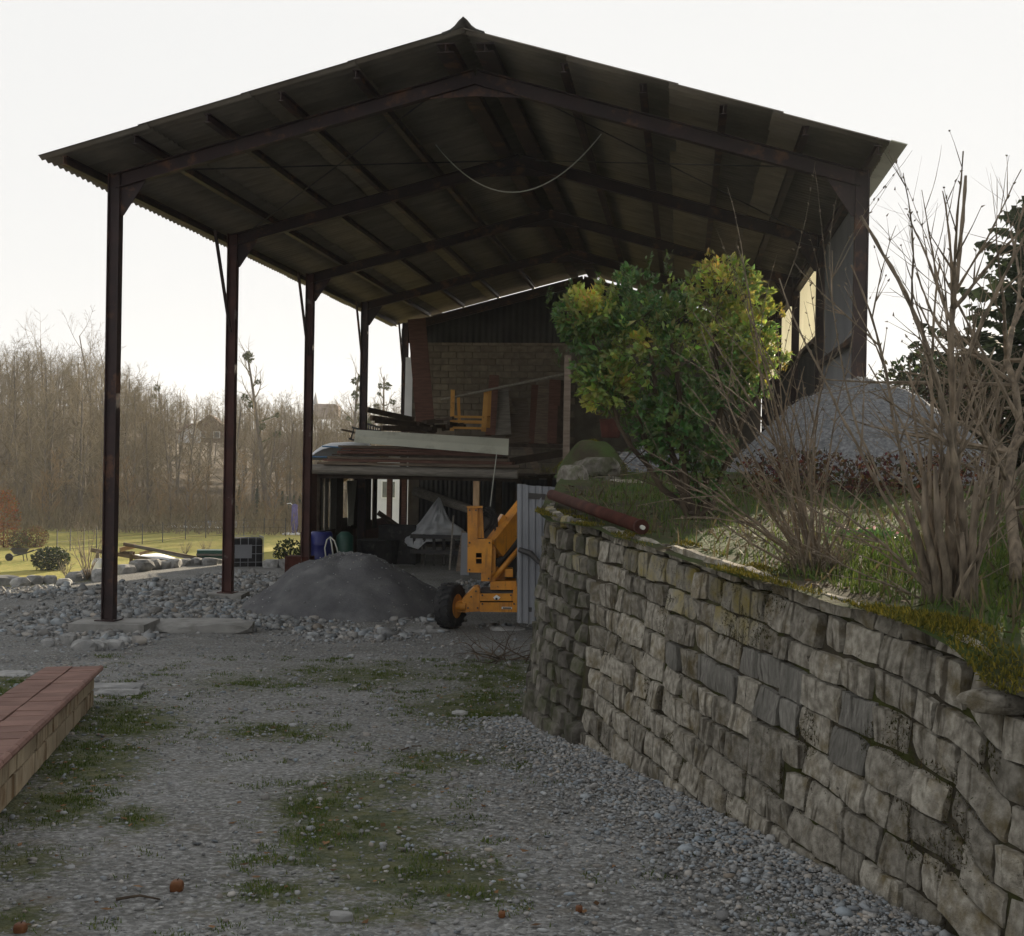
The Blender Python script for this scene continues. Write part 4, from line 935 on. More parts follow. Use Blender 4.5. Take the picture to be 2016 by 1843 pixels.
# ------------------------------------------------------------------ orange trailer lift
lift = thing('boom_lift', at(960, 1236, 20.2), 'orange trailer-mounted boom lift with one wheel and folded arms', 'lift')
D = 20.0
def P4(x, y, d=D): return at(*z4(x, y), d)
def plate(poly, d, th, name, mat='orange', parent=lift, label=None):
    m = MB(); m.extrude([P4(x, y, d) for x, y in poly][::-1], (0, th, 0)); return m.build(name, M[mat], parent, label=label)
plate([(720, 300), (1130, 520), (1130, 1105), (720, 1105)], 20.5, .5, 'engine_box', 'dark_metal'); plate([(870, 640), (1130, 640), (1130, 760), (870, 760)], 20.42, .07, 'engine_cover'); plate([(860, 930), (985, 930), (985, 1105), (860, 1105)], 20.3, .2, 'tool_box')
# mast cover with a cut-out: built from pieces round the hole
m = MB()
for poly in ([(512, 178), (642, 178), (640, 572), (515, 572)], [(515, 572), (826, 572), (822, 748), (513, 748)], [(513, 748), (620, 748), (620, 886), (511, 886)], [(692, 748), (822, 748), (816, 886), (692, 886)], [(511, 886), (816, 886), (813, 1002), (508, 992)], [(685, 1002), (813, 1002), (808, 1104), (685, 1104)], [(620, 810), (692, 810), (692, 822), (620, 822)]):
    m.extrude([P4(x, y, 19.9) for x, y in poly][::-1], (0, .10, 0))
m.build('mast_cover', M['orange'], lift)
plate([(642, 190), (700, 170), (720, 560), (640, 560)], 19.98, .28, 'mast_side')
plate([(500, 165), (700, 162), (705, 180), (510, 182)], 19.88, .34, 'mast_cap')
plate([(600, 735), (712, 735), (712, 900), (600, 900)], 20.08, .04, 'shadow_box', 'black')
m = MB(); m.beam(P4(840, 700, 20.1), P4(1330, 20 + 60, 20.6), .24, .32); m.build('boom', M['orange'], lift)
m = MB(); m.beam(P4(900, 330, 20.35), P4(1250, 560, 20.45), .2, .22); m.build('boom', M['orange'], lift)
m = MB(); m.beam(P4(845, 760, 20.2), P4(1250, 330, 20.7), .14, .16); m.build('lower_arm', M['orange'], lift)
m = MB(); m.tube([P4(850, 1060, 20.0), P4(1180, 680, 20.2)], .045, 10); m.build('ram', M['orange'], lift, True)
m = MB(); m.tube([P4(880, 900, 20.15), P4(1180, 560, 20.3)], .06, 10); m.build('ram', M['dark_metal'], lift, True)
plate([(830, 575), (870, 600), (865, 1100), (812, 1105)], 20.0, .25, 'mast_side'); plate([(800, 1105), (1130, 1105), (1130, 1212), (800, 1212)], 19.95, .6, 'turntable')
plate([(985, 950), (1085, 950), (1085, 1050), (985, 1050)], 20.05, .3, 'control_box')
plate([(450, 1325), (590, 1182), (640, 1175), (668, 1195), (668, 1482), (500, 1495), (450, 1440)], 19.85, .35, 'axle_bracket')
plate([(375, 1360), (470, 1335), (500, 1350), (500, 1500), (380, 1490)], 19.95, .25, 'axle_end')
plate([(670, 1262), (1085, 1262), (1085, 1352), (670, 1352)], 19.82, .7, 'chassis_beam'); plate([(670, 1372), (1120, 1372), (1130, 1495), (670, 1490)], 19.80, .7, 'chassis_beam')
plate([(672, 1352), (1085, 1352), (1085, 1374), (672, 1374)], 19.9, .6, 'chassis_slot', 'black'); plate([(1088, 1210), (1140, 1170), (1150, 1495), (1088, 1490)], 19.78, .7, 'chassis_end')
plate([(680, 1225), (1085, 1235), (1085, 1260), (680, 1255)], 19.9, .6, 'deck_plate', 'dark_metal')
for (x, y, d_) in ((560, 1300, 19.84), (620, 1230, 19.84), (640, 1440, 19.84), (520, 1440, 19.84), (700, 1280, 19.81), (1060, 1280, 19.81), (700, 1390, 19.79), (1100, 1390, 19.79), (540, 210, 19.89), (620, 210, 19.89), (540, 620, 19.89), (790, 620, 19.89), (540, 960, 19.89), (780, 1070, 19.89)):
    m = MB(); m.tube([P4(x, y, d_), P4(x, y, d_ - .02)], .016, 6); m.build('bolt', M['dark_metal'], lift)
em = plate([(880, 1275), (928, 1308), (905, 1335), (858, 1335), (836, 1308)], 19.81, .008, 'emblem', 'decal', label='white leaf-shaped emblem')
m = MB(); m.tube([P4(878, 1326, 19.808), P4(878, 1326, 19.80)], .02, 10); m.build('emblem_dot', M['black'], em)
lp = plate([(945, 1426), (1076, 1430), (1074, 1456), (943, 1453)], 19.79, .008, 'maker_plate', 'decal', label='small white plate with a faint grey line of print')
m = MB(); m.beam(P4(958, 1441, 19.785), P4(1062, 1443, 19.785), .006, .022); m.build('print_line', M['mortar'], lp)
wc = P4(300, 1410, 20.0); ax = Vector((math.cos(R(24)), -math.sin(R(24)), 0)); wr = .36
wh = MB()
prof_ = [(-.135, .20), (-.14, .30), (-.125, .345), (-.09, .36), (.09, .36), (.125, .345), (.14, .30), (.135, .20)]
vs = []; nseg = 40; yv = Vector((-ax.y, ax.x, 0))
for k in range(nseg):
    a_ = 2 * math.pi * k / nseg
    for (u, r_) in prof_: vs.append(wc + ax * u + (yv * math.cos(a_) + Vector((0, 0, 1)) * math.sin(a_)) * r_)
n_ = len(prof_); wh.add(vs, [(k * n_ + i, k * n_ + i + 1, ((k + 1) % nseg) * n_ + i + 1, ((k + 1) % nseg) * n_ + i) for k in range(nseg) for i in range(n_ - 1)])
whl = thing('wheel', wc, None, None); whl.parent = lift; whl.matrix_basis = W(lift).inverted() @ Matrix.Translation(wc)
wh.build('tyre', M['black'], whl, True)
m = MB()
for k in range(20):
    for sgn in (-1, 1):
        a_ = 2 * math.pi * (k + (.5 if sgn > 0 else 0)) / 20; rv = yv * math.cos(a_) + Vector((0, 0, 1)) * math.sin(a_); tv = -yv * math.sin(a_) + Vector((0, 0, 1)) * math.cos(a_)
        m.beam(wc + ax * .012 * sgn + rv * .362 + tv * .03, wc + ax * .125 * sgn + rv * .352 - tv * .03, .05, .028, rv)
m.build('tread', M['black'], whl)
m = MB(); m.tube([wc + ax * .10, wc + ax * .12], .2, 20); m.tube([wc - ax * .10, wc - ax * .12], .2, 20); m.tube([wc - ax * .11, wc + ax * .3], .07, 12); m.build('rim', M['orange'], whl)
for k in range(7):
    x0 = random.uniform(680, 760); m = MB(); pp = [P4(x0, 200 + random.uniform(-20, 60), 20.15), P4(x0 + random.uniform(60, 150), 170 + random.uniform(-20, 60), 20.1 + random.uniform(-.1, .2)), P4(890 + random.uniform(-50, 40), 300 + random.uniform(-60, 80), 20.2), P4(780 + random.uniform(-60, 110), 460 + random.uniform(-40, 60), 20.2)]
    cv = [pp[0].lerp(pp[1], t).lerp(pp[1].lerp(pp[2], t), t).lerp(pp[1].lerp(pp[2], t).lerp(pp[2].lerp(pp[3], t), t), t) for t in [i / 10 for i in range(11)]]
    m.tube(cv, .016, 6); m.build('hydraulic_hose', M['black'], lift, True)
# corrugated grey door leaf leaning against the end of the stone wall
door = thing('metal_sheet', at(1060, 1228, 19.2), 'blue-grey ribbed metal door leaf leaning behind the stone wall corner', 'door')
m = MB(); vs = []; n_ = 78
c_ = [at(1018, 953, 19.2), at(1190, 968, 19.0), at(1190, 1240, 18.8), at(1018, 1226, 19.0)]
for t in (0, .006):
    for e_ in (0, 1):
        for i in range(n_ + 1):
            f = i / n_; q0 = c_[0].lerp(c_[1], f) if e_ == 0 else c_[3].lerp(c_[2], f); r_ = [0, 0, -.02, -.02, -.02, 0][i % 6]; vs.append(q0 + Vector((0, r_ + t, .012 * noise.noise(Vector((f * 9, 0, 0))) if e_ == 0 else 0)))
k = n_ + 1
m.add(vs, [(i, k + i, k + i + 1, i + 1) for i in range(n_)] + [(2 * k + i, 2 * k + i + 1, 3 * k + i + 1, 3 * k + i) for i in range(n_)] + [(i, i + 1, 2 * k + i + 1, 2 * k + i) for i in range(n_)]); m.build('ribbed_sheet', M['grey_sheet'], door)
m = MB(); m.beam(at(1040, 976, 19.13), at(1150, 984, 19.1), .03, .09); m.build('hinge_strap', M['dark_metal'], door)
m = MB(); m.beam(at(1040, 1200, 19.0), at(1150, 1204, 18.95), .03, .07); m.build('hinge_strap', M['dark_metal'], door)
m = MB(); m.tube([at(1022, 1082, 19.02), at(1045, 1090, 18.95), at(1062, 1108, 18.9)], [.04, .05, .035], 7); m.build('latch', M['dark_metal'], door)
# rusty roller lying on the wall top
ro = thing('rusty_roller', at(1180, 1030, 8.9), 'dark rust-red steel tube lying along the top of the stone wall', 'tube')
a_, b_ = at(1086, 990, 10.4), at(1262, 1052, 7.75); a_.z = wtop(a_.y) + .06; b_.z = wtop(b_.y) + .055
m = MB(); m.tube([a_, b_], .044, 18); m.build('tube', M['rust'], ro, True)
dr = (b_ - a_).normalized(); m = MB(); m.tube([b_ - dr * .02, b_ + dr * .012], .048, 18); m.build('end_rim', M['rust'], ro); m = MB(); m.tube([b_, b_ + dr * .05], .014, 8); m.build('axle_stub', M['hose'], ro)

# ------------------------------------------------------------------ plants on the terrace
def rv(rd, s=1.0): return Vector((rd.gauss(0, s), rd.gauss(0, s), rd.gauss(0, s)))
def shoot(mb, p, d, L_, r, rd, depth, wob=.12, nod=True, up=.05, kids=(2, 4), spread=.55, shrink=.6, n=6, step=.07, r_end=.25, buds=None):
    k = max(3, int(L_ / step)); pts = [Vector(p)]; rad = [r]; d = Vector(d).normalized()
    for i in range(k):
        d = (d + rv(rd, wob * .35) + Vector((0, 0, up * .3))).normalized(); pts.append(pts[-1] + d * (L_ / k)); t = (i + 1) / k
        rad.append(r * (1 - t * (1 - r_end)) * ((1.35 if (nod and i % 2 == 0) else .95)))
        if buds is not None and 1 < i < k * .8 and rd.random() < .8:
            q = pts[-1]; sd_ = rv(rd).cross(d).normalized(); buds.tube([q, q + (d * .6 + sd_ * .6) * .016 * (1 + r * 40)], [.004 + r * .3, .001], 4, False)
    mb.tube(pts, rad, n, True)
    if depth > 0:
        for _ in range(rd.randint(*kids)):
            i = rd.randint(max(1, k // 4), k - 1); a = (pts[i + 1] - pts[i]).normalized(); sd_ = rv(rd).cross(a).normalized()
            shoot(mb, pts[i], a + sd_ * spread * rd.uniform(.6, 1.3), L_ * shrink * rd.uniform(.6, 1.1), rad[i] * .62, rd, depth - 1, wob, nod, up, kids, spread, shrink, max(4, n - 1), step, r_end, buds)
# evergreen bush
bb = onT(1378, 1020); D0 = 9.35
bush = thing('evergreen_bush', bb, 'large evergreen bush with dark green and variegated golden leaves, sunlit gold painted in, above the stone wall', 'bush')
rd = random.Random(5); m = MB(); tips = []
LOB = [(1310, 690, 9.4, .74, .6, .46), (1345, 840, 9.3, .42, .42, .34), (1150, 620, 9.3, .24, .3, .20), (1425, 590, 9.5, .34, .36, .30), (1480, 700, 9.4, .24, .34, .40), (1250, 590, 9.3, .34, .34, .22), (1185, 760, 9.3, .22, .3, .22), (1380, 940, 9.3, .15, .18, .18)]
for i in range(9):
    a_ = rd.uniform(0, 6.28); L0 = LOB[i % len(LOB)]; tgt = at(L0[0], L0[1], L0[2]) + rv(rd, .1); st = bb + Vector((math.cos(a_) * .06, math.sin(a_) * .06, -.05)); pts = [st.lerp(tgt, t) + Vector((0, 0, -.12 * math.sin(math.pi * t))) + rv(rd, .02) for t in [j / 7 for j in range(8)]]
    m.tube(pts, [.032 - .0028 * j for j in range(8)], 6)
    for j in range(3, 8):
        for _ in range(4): shoot(m, pts[j], rv(rd) + Vector((0, 0, .5)), rd.uniform(.15, .35), .007, rd, 0, .1, False, .1, n=4)
m.build('stem', M['bark_dark'], bush)
GOLD_SUNLIT = [(1165, 585, 34, 1.0), (1265, 672, 24, .95), (1410, 545, 55, .75), (1470, 610, 60, .6), (1500, 690, 50, .55), (1225, 745, 40, .45), (1160, 800, 42, .6), (1395, 660, 60, .5), (1530, 610, 25, .8), (1220, 690, 25, .35)]  # leaf clumps: yellow variegation plus sunlight put into the leaf colour
m = MB()
def leaf(m, p, d, nrm, l, w, col):
    d = d.normalized(); s_ = d.cross(nrm)
    s_ = s_.normalized() if s_.length > 1e-4 else d.orthogonal().normalized(); nn = s_.cross(d)
    a_ = p; b_ = p + d * l * .5 + s_ * w * .5 + nn * w * .18; c_ = p + d * l - nn * l * .12; e_ = p + d * l * .5 - s_ * w * .5 + nn * w * .18; f_ = p + d * l * .5
    m.add([a_, b_, c_, e_, f_], [(0, 1, 4), (1, 2, 4), (2, 3, 4), (3, 0, 4)], col)
def whorl(m, p, out, rd, n, l, col):
    for k in range(n):
        t = out + rv(rd, .55); leaf(m, p + rv(rd, .012), t, out + rv(rd, .3), l * rd.uniform(.7, 1.2), l * .45, tuple(c * rd.uniform(.75, 1.25) for c in col))
for i in range(3000):
    L0 = LOB[min(rd.choices(range(len(LOB)), [5, 3.2, 1.2, 1.6, 1.4, 1.3, 1.1, .7])[0], 7)]
    u = rv(rd).normalized(); r_ = rd.random() ** .28; r_ *= 1 + .22 * noise.noise(u * 2.2 + Vector((L0[0], 0, 0)))
    c0_ = at(L0[0], L0[1], L0[2]); p = c0_ + Vector((u.x * L0[3], u.y * L0[4], u.z * L0[5])) * r_
    if noise.noise(p * 3.1) < -.26: continue
    x_, y_ = proj(np.array(p.x), np.array(p.y), np.array(p.z)); g = 0
    for gx_, gy_, gr, gs in GOLD_SUNLIT: g = max(g, gs * math.exp(-((x_ - gx_) ** 2 + (y_ - gy_) ** 2) / gr ** 2 * .7))
    g = max(0, min(1, g + rd.gauss(0, .13))); dk = (.075, .15, .045); md_ = (.25, .30, .065); go = (.64, .56, .10)
    col = [dk[j] + (md_[j] - dk[j]) * min(1, g * 2.2) for j in range(3)] if g < .45 else [md_[j] + (go[j] - md_[j]) * (g - .45) / .55 for j in range(3)]
    if rd.random() < .12: col = [c * 1.7 for c in col]
    whorl(m, p, (u + Vector((0, 0, .45))).normalized(), rd, rd.randint(5, 8), rd.uniform(.036, .085), col)
for (x_, y_, k_) in ((1082, 575, 4), (1180, 545, 4), (1275, 520, 5), (1315, 512, 5), (1400, 508, 5), (1425, 512, 4), (1120, 560, 4), (1540, 600, 3), (1545, 700, 4), (1230, 535, 3), (1100, 690, 3), (1480, 540, 4), (1145, 720, 3)):
    p = at(x_, y_ + 30, D0 + rd.uniform(-.2, .3)); 
    for k in range(k_ + 1): whorl(m, p + Vector((rd.gauss(0, .006), 0, .03 * k)), Vector((rd.gauss(0, .2), 0, 1)).normalized(), rd, 5, .045, (.07, .11, .03) if x_ < 1390 else (.28, .24, .05))  # right-hand sprigs carry the same painted sunlit gold
m.build('crown', M['leaf'], bush, False)
# bare forsythia clump
def clump(name, base, label, cat, stems, seed, mat, extra=None, buds=True, dens=.7):
    t = thing(name, base, label, cat); rd = random.Random(seed); a_ = MB(); b_ = MB()
    for (tx, ty, td, r, dp, n_) in stems:
        for _ in range(max(1, int(n_ * dens + .5))):
            tgt = at(tx + rd.gauss(0, 40), ty + rd.gauss(0, 45), td + rd.gauss(0, .15)); st = base + Vector((rd.gauss(0, .05), rd.gauss(0, .05), -.03)); v = tgt - st
            shoot(a_, st, v + Vector((0, 0, -.05)), v.length, r * .8 * rd.uniform(.7, 1.2), rd, dp, .13, True, .0, (3, 6), .6, .38, 6, .06, .3, b_ if buds else None)
    a_.build('branch', mat, t)
    if b_.v: b_.build('bud', mat, t, kind='stuff')
    return t
fb = onT(1612, 1122); fd = fb.y
clump('bare_shrub', fb, 'bare multi-stemmed shrub with thin brown twigs in front of the evergreen bush', 'shrub',
      [(1400, 620, fd + .2, .0085, 1, 4), (1490, 540, fd, .0085, 1, 4), (1560, 620, fd, .008, 1, 6), (1330, 850, fd + .3, .008, 1, 4), (1420, 800, fd, .008, 2, 5), (1540, 800, fd - .1, .007, 1, 7), (1590, 800, fd, .007, 1, 3), (1480, 930, fd, .007, 1, 7), (1690, 960, fd + .2, .006, 1, 3), (1650, 960, fd, .006, 1, 6), (1400, 1000, fd + .3, .01, 1, 2)], 31, M['bark'])
rd = random.Random(77); m = MB()
for i in range(240):
    a_ = rd.uniform(0, 6.28); d_ = Vector((math.cos(a_), math.sin(a_), rd.uniform(.3, 2.0))); shoot(m, fb + Vector((rd.gauss(0, .06), rd.gauss(0, .06), 0)), d_, rd.uniform(.08, .30), .0028, rd, 0, .3, False, -.1, n=3, step=.04)
m.top('dry_stalks', M['bark'], 'dense dry stalks round the foot of the bare shrub', 'stalks')
lb_ = onT(1882, 1192); ld = lb_.y
clump('bare_lilac', lb_, 'tall bare many-trunked shrub with thick forked branches at the right', 'shrub',
      [(1790, 350, ld + .1, .022, 2, 1), (1740, 470, ld + .3, .015, 2, 2), (1640, 540, ld + .2, .012, 2, 2), (1530, 520, ld + .2, .009, 1, 3), (1880, 360, ld, .020, 2, 2), (1960, 380, ld - .1, .019, 2, 2), (2000, 560, ld + .2, .016, 2, 2), (1600, 820, ld, .009, 1, 2), (1720, 700, ld + .1, .011, 1, 2), (1580, 940, ld - .1, .008, 1, 3), (1820, 620, ld + .3, .012, 2, 3), (1930, 740, ld, .014, 2, 2), (1960, 900, ld - .2, .010, 1, 3)], 13, M['bark'])
m = MB(); rd = random.Random(3)
for k in range(11):
    a_ = k * .571; st = lb_ + Vector((math.cos(a_) * .07, math.sin(a_) * .06, -.05)); tp = lb_ + Vector((math.cos(a_) * rd.uniform(.07, .2) - .02, math.sin(a_) * .15, rd.uniform(.3, .6)))
    m.tube([st, st.lerp(tp, .3) + rv(rd, .008), st.lerp(tp, .65) + rv(rd, .01), tp], [.026, .02, .016, .008], 7)
m.top('shrub_stool', M['bark'], 'thick clustered trunk base of the tall bare shrub', 'trunk', smooth=True)
for i, (x0, y0, x1, y1, d_, r_, lb) in enumerate(((2000, 1120, 1905, 700, 8.0, .035, 'ivy-dark slanting trunk at the right edge behind the tall bare shrub'), (2012, 1160, 1992, 640, 6.6, .028, 'straight bare stem at the very right edge'))):
    a_ = onT(x0, y0) if i else at(x0, y0 - 60, d_); tt = thing('bare_tree', a_, lb, 'tree'); m = MB(); b_ = at(x1, y1, d_); pts = [a_.lerp(b_, t) + rv(random.Random(i * 9 + int(t * 9)), .03) for t in [j / 8 for j in range(9)]]
    m.tube(pts, [r_ * (1.1 - .07 * j) for j in range(9)], 7); m.build('trunk', M['bark_dark'] if i == 0 else M['bark'], tt, True)
    m = MB(); rd = random.Random(50 + i)
    for j in range(2, 9):
        for _ in range(3): shoot(m, pts[j], rv(rd) + Vector((0, 0, .9)), rd.uniform(.5, 1.1), r_ * .4, rd, 2, .12, True, .05, (2, 4), .6, .6, 5)
    m.build('crown', M['bark'], tt)
# spruce and dark hedge far right
def spruce(name, base, h, w, label, seed, cat='tree'):
    t = thing(name, base, label, cat); rd = random.Random(seed); m = MB(); m.tube([base, base + Vector((0, 0, h))], [.17, .02], 7); m.build('trunk', M['bark_dark'], t); m = MB()
    nb = 420
    for i in range(nb):
        z = h * (.03 + .96 * i / nb); a_ = i * 2.4 + rd.gauss(0, .3); L_ = w * (1 - z / h) ** .8 * rd.uniform(.45, 1.15) + .12; d_ = Vector((math.cos(a_), math.sin(a_), 0)); p0 = base + Vector((0, 0, z)); k = max(4, int(L_ / .10))
        for j in range(k):
            f = (j + 1) / k; p = p0 + d_ * L_ * f + Vector((0, 0, -.22 * L_ * math.sin(f * 2.2) + .12 * L_ * f * f)); sd_ = Vector((-d_.y, d_.x, 0))
            for sg in (-1, 1):
                l = (.22 * L_ * (1 - f * .75) + .09) * rd.uniform(.4, 1.2); e_ = p + (sd_ * sg * .8 + d_ * .6).normalized() * l + Vector((0, 0, -.28 * l)); ww = .06
                m.add([p - d_ * ww, p + d_ * ww, e_ + Vector((0, 0, rd.gauss(0, .03))), p + (e_ - p) * .5 - Vector((0, 0, .16 * rd.random() + .03))], [(0, 1, 2), (0, 2, 3)])
    m.build('crown', M['needle'], t); return t
spruce('spruce_tree', Vector((11.5, 25.5, 2.5)), 7.4, 4.0, 'tall dark spruce tree at the right edge behind the bare shrubs', 4)
def leafball(name, c, r, n, label, cat, mat, cols, seed, l=.09, parent_stem=True, flat=.8):
    t = thing(name, c - Vector((0, 0, r[2])), label, cat); rd = random.Random(seed); m = MB()
    for i in range(n):
        u = rv(rd).normalized(); k = rd.random() ** .25 * (1 + .15 * noise.noise(u * 2.5 + Vector((seed, 0, 0)))); p = c + Vector((u.x * r[0], u.y * r[1], u.z * r[2])) * k
        leaf(m, p, u + rv(rd, .6), u + rv(rd, .5), l * rd.uniform(.6, 1.3), l * .6, tuple(q * rd.uniform(.6, 1.35) for q in rd.choice(cols)))
    m.build('crown', mat, t)
    m = MB(); b0 = c - Vector((0, 0, r[2] * 1.02))
    for k in range(5): m.tube([b0 + rv(rd, .03) * Vector((1, 1, 0)).length, c + Vector((u.x, u.y, 0)) * .1 + rv(rd, r[0] * .25)], [.03, .01], 5)
    m.build('stem', M['bark_dark'], t); return t
leafball('hedge_bush', at(1800, 790, 24) + Vector((.3, 0, 0)), (1.1, 1.0, .9), 2600, 'dark green rounded bush right of the gravel heap under the spruce', 'bush', M['leaf'], [(.03, .045, .015), (.045, .06, .02)], 3, .13)
leafball('hedge_bush', at(1930, 820, 23), (1.6, 1.0, .9), 2600, 'brownish hedge bush under the spruce at the right edge', 'bush', M['leaf'], [(.05, .05, .02), (.08, .06, .03)], 6, .13)
# dead bracken band before the gravel heap
def dead(x0, x1, y0, y1, n, hgt, label, cols, seed, l=.06):
    rd = random.Random(seed); m = MB()
    for i in range(n):
        p = onT(rd.uniform(x0, x1), rd.uniform(y0, y1)) if i % 6 == 0 else p + Vector((rd.gauss(0, .07), rd.gauss(0, .07), 0)); q = p + Vector((0, 0, rd.random() ** 1.3 * hgt))
        leaf(m, q, rv(rd) + Vector((0, 0, .3)), rv(rd), l * rd.uniform(.6, 1.4), l * .55, tuple(c * rd.uniform(.5, 1.4) for c in rd.choice(cols)))
    return m
dead(1480, 1930, 935, 985, 3200, .34, '', [(.075, .04, .025), (.10, .055, .032), (.05, .03, .02)], 8).top('dead_bracken', M['dead_leaf'], 'red-brown dead foliage in front of the big gravel heap', 'foliage', kind='stuff')
# grass, stalks and moss on the terrace
def Zt(a): return np.stack([a[:, 0], a[:, 1], TZ(a[:, 0], a[:, 1])], 1)
def tg(x, y):
    px, py = proj(x, y, TZ(x, y)); v = .12 + np.exp(-(((px - 1740) / 150) ** 2 + ((py - 1110) / 60) ** 2)) + .7 * np.exp(-(((px - 1960) / 90) ** 2 + ((py - 1130) / 90) ** 2)) + .5 * np.exp(-(((px - 1350) / 150) ** 2 + ((py - 985) / 40) ** 2))
    return np.where(x > wallx(y) + .28, v, 0) * np.clip(6.5 / y, 0, 1)
a = place(15000, tg, (.5, 7), (3.2, 15)); n = len(a); S = RNG.uniform(.03, .075, (n, 1)) * np.array([[.9, 1, 1]]); g = RNG.uniform(0, 1, (n, 1)); c = (1 - g) * np.array([[.05, .10, .02]]) + g * np.array([[.13, .16, .035]])
scatter('terrace_grass', M['grass'], TBL, Zt(a), S, c, 'green grass growing on the terrace between the shrubs', 'grass', tilt=.35)
a = place(5200, lambda x, y: np.where(x > wallx(y) + .22, .4, 0) * np.clip(6 / y, 0, 1), (.4, 7), (3.0, 14)); n = len(a); S = RNG.uniform(.05, .16, (n, 1)) * np.array([[.3, 1, .9]]); c = np.array([[.14, .115, .062]]) * RNG.uniform(.45, 1.2, (n, 1))
scatter('dry_grass', M['grass'], TBL, Zt(a), S, c, 'dry straw-coloured grass stalks over the terrace', 'grass', tilt=.9)
a = place(2600, lambda x, y: np.where(x > wallx(y) + .2, .4, 0) * np.clip(6 / y, 0, 1), (.4, 7), (3.0, 15)); n = len(a); S = RNG.uniform(.02, .055, (n, 1)) * np.ones((1, 3)); P = Zt(a); P[:, 2] += .01
scatter('terrace_litter', M['dead_leaf'], TLF, P, S, np.array([[.10, .066, .038]]) * RNG.uniform(.4, 1.6, (n, 1)), 'dead leaves and twigs lying on the terrace soil', 'leaves', tilt=.4)
def mt_(x, y):
    off = x - wallx(y); nn = np.array([noise.noise(Vector((u * 2.3, v * 2.3, 12))) for u, v in zip(x, y)])
    return np.where((off > .03) & (off < .34), np.clip(.02 + nn * 1.8, 0, 1), 0) * np.clip(6 / y, 0, 1)
a = place(11000, mt_, (.1, 2.4), (3.2, 11)); n = len(a); S = RNG.uniform(.010, .026, (n, 1)) * np.array([[2.2, 1.4, .9]]); P = Zt(a); P[:, 2] += .012
g = RNG.uniform(0, 1, (n, 1)); c = (1 - g) * np.array([[.05, .065, .018]]) + g * np.array([[.24, .19, .03]])
scatter('wall_moss', M['moss'], TBL, P, S, c, 'yellow-green moss along the top of the stone wall', 'moss', tilt=.7)
def mface():
    P = []; 
    while len(P) < 12000:
        s = random.uniform(.6, SC_ + 1); p, n_ = wp(s); zt = wtop(p.y); gz = float(H(p.x, p.y)); z = random.uniform(gz, zt)
        if noise.noise(Vector((s * 1.7, z * 2.2, 4))) + .45 * noise.noise(Vector((s * 6, z * 6, 2))) > (.30 if p.y > 5 else .16): P.append(tuple(wface(s, z, -.005)))
    return np.array(P)
P = mface(); n = len(P); g = RNG.uniform(0, 1, (n, 1)); c = ((1 - g) * np.array([[.05, .06, .018]]) + g * np.array([[.075, .05, .025]])) * RNG.uniform(.5, 1.6, (n, 1)); scatter('face_moss', M['moss'], TBL, P, RNG.uniform(.005, .017, (n, 1)) * np.array([[2, 1.4, 1]]), c, 'dark moss in the joints of the stone wall face', 'moss', tilt=1.2)
# primroses, mossy rocks behind, rusty bucket, brush on the drive
pr = onT(1705, 1062); rd = random.Random(2); m = MB()
for i in range(22):
    p = pr + Vector((rd.gauss(0, .12), rd.gauss(0, .08), rd.uniform(.03, .07))); leaf(m, p, rv(rd) + Vector((0, -.4, .3)), Vector((0, -1, .6)), .025, .02, rd.choice([(.45, .25, .28), (.5, .45, .38), (.4, .2, .22)]))
for i in range(160): p = pr + Vector((rd.gauss(0, .14), rd.gauss(0, .09), rd.uniform(0, .04))); leaf(m, p, rv(rd) + Vector((0, 0, .5)), Vector((0, -.5, 1)), .05, .03, (.06, .13, .03))
m.top('primroses', M['leaf'], 'small clump of pink primroses in the terrace grass', 'flowers', kind='stuff')
for i, (x, y, d_, sz, mt2, lb) in enumerate(((1130, 955, 14.0, (.20, .25, .26), 'stone_dark', 'squarish grey boulder at the terrace edge above the metal door'), (1175, 925, 14.6, (.30, .25, .17), 'stone_dark', 'angular grey boulder beside the squarish one, behind the wall'), (1195, 950, 14.2, (.20, .2, .08), 'stone_dark', 'low flat stone under the angular boulder'), (1165, 962, 13.8, (.16, .16, .08), 'stone_dark', 'small dark stone below the angular boulder'), (1235, 958, 14.0, (.25, .18, .09), 'stone', 'mossy low stone right of the boulders'))):
    p = at(x, y, d_); m = MB(); m.rock(p + Vector((0, 0, sz[2] * .1)), sz, 300 + i, .4, None, 2, .4); m.top('boulder', M[mt2], lb, 'boulder')
mc = at(1150, 905, 15.4); heap('moss_mound', mc.x + .12, 15.6, .5, .7, .42, TZ, M['soil'], 'low earth mound with yellow moss behind the boulders', 21, .3, rough=.05)
a = np.stack([mc.x + .12 + RNG.normal(0, .22, 3500), 15.6 + RNG.normal(0, .3, 3500)], 1); rr_ = np.hypot((a[:, 0] - mc.x - .12) / .5, (a[:, 1] - 15.6) / .7); P = Zt(a); P[:, 2] += .42 * np.clip(1 - rr_ ** 1.3, 0, 1) * .95 + .02; g = RNG.uniform(0, 1, (3500, 1))
scatter('mound_moss', M['moss'], TBL, P, RNG.uniform(.02, .05, (3500, 1)) * np.array([[1.6, 1.2, .6]]), (1 - g) * np.array([[.07, .08, .02]]) + g * np.array([[.22, .19, .03]]), 'yellow moss covering the earth mound behind the boulders', 'moss', tilt=.6)
p = at(1202, 862, 17.2); m = MB(); m.tube([p, p + Vector((0, 0, .02)), p + Vector((0, 0, .26))], [.12, .13, .16], 14); m.top('rusty_bucket', M['rust'], 'rusty brown bucket on the ground left of the small gravel heap', 'bucket')
bp_ = onG(985, 1300); rd = random.Random(9); m = MB()
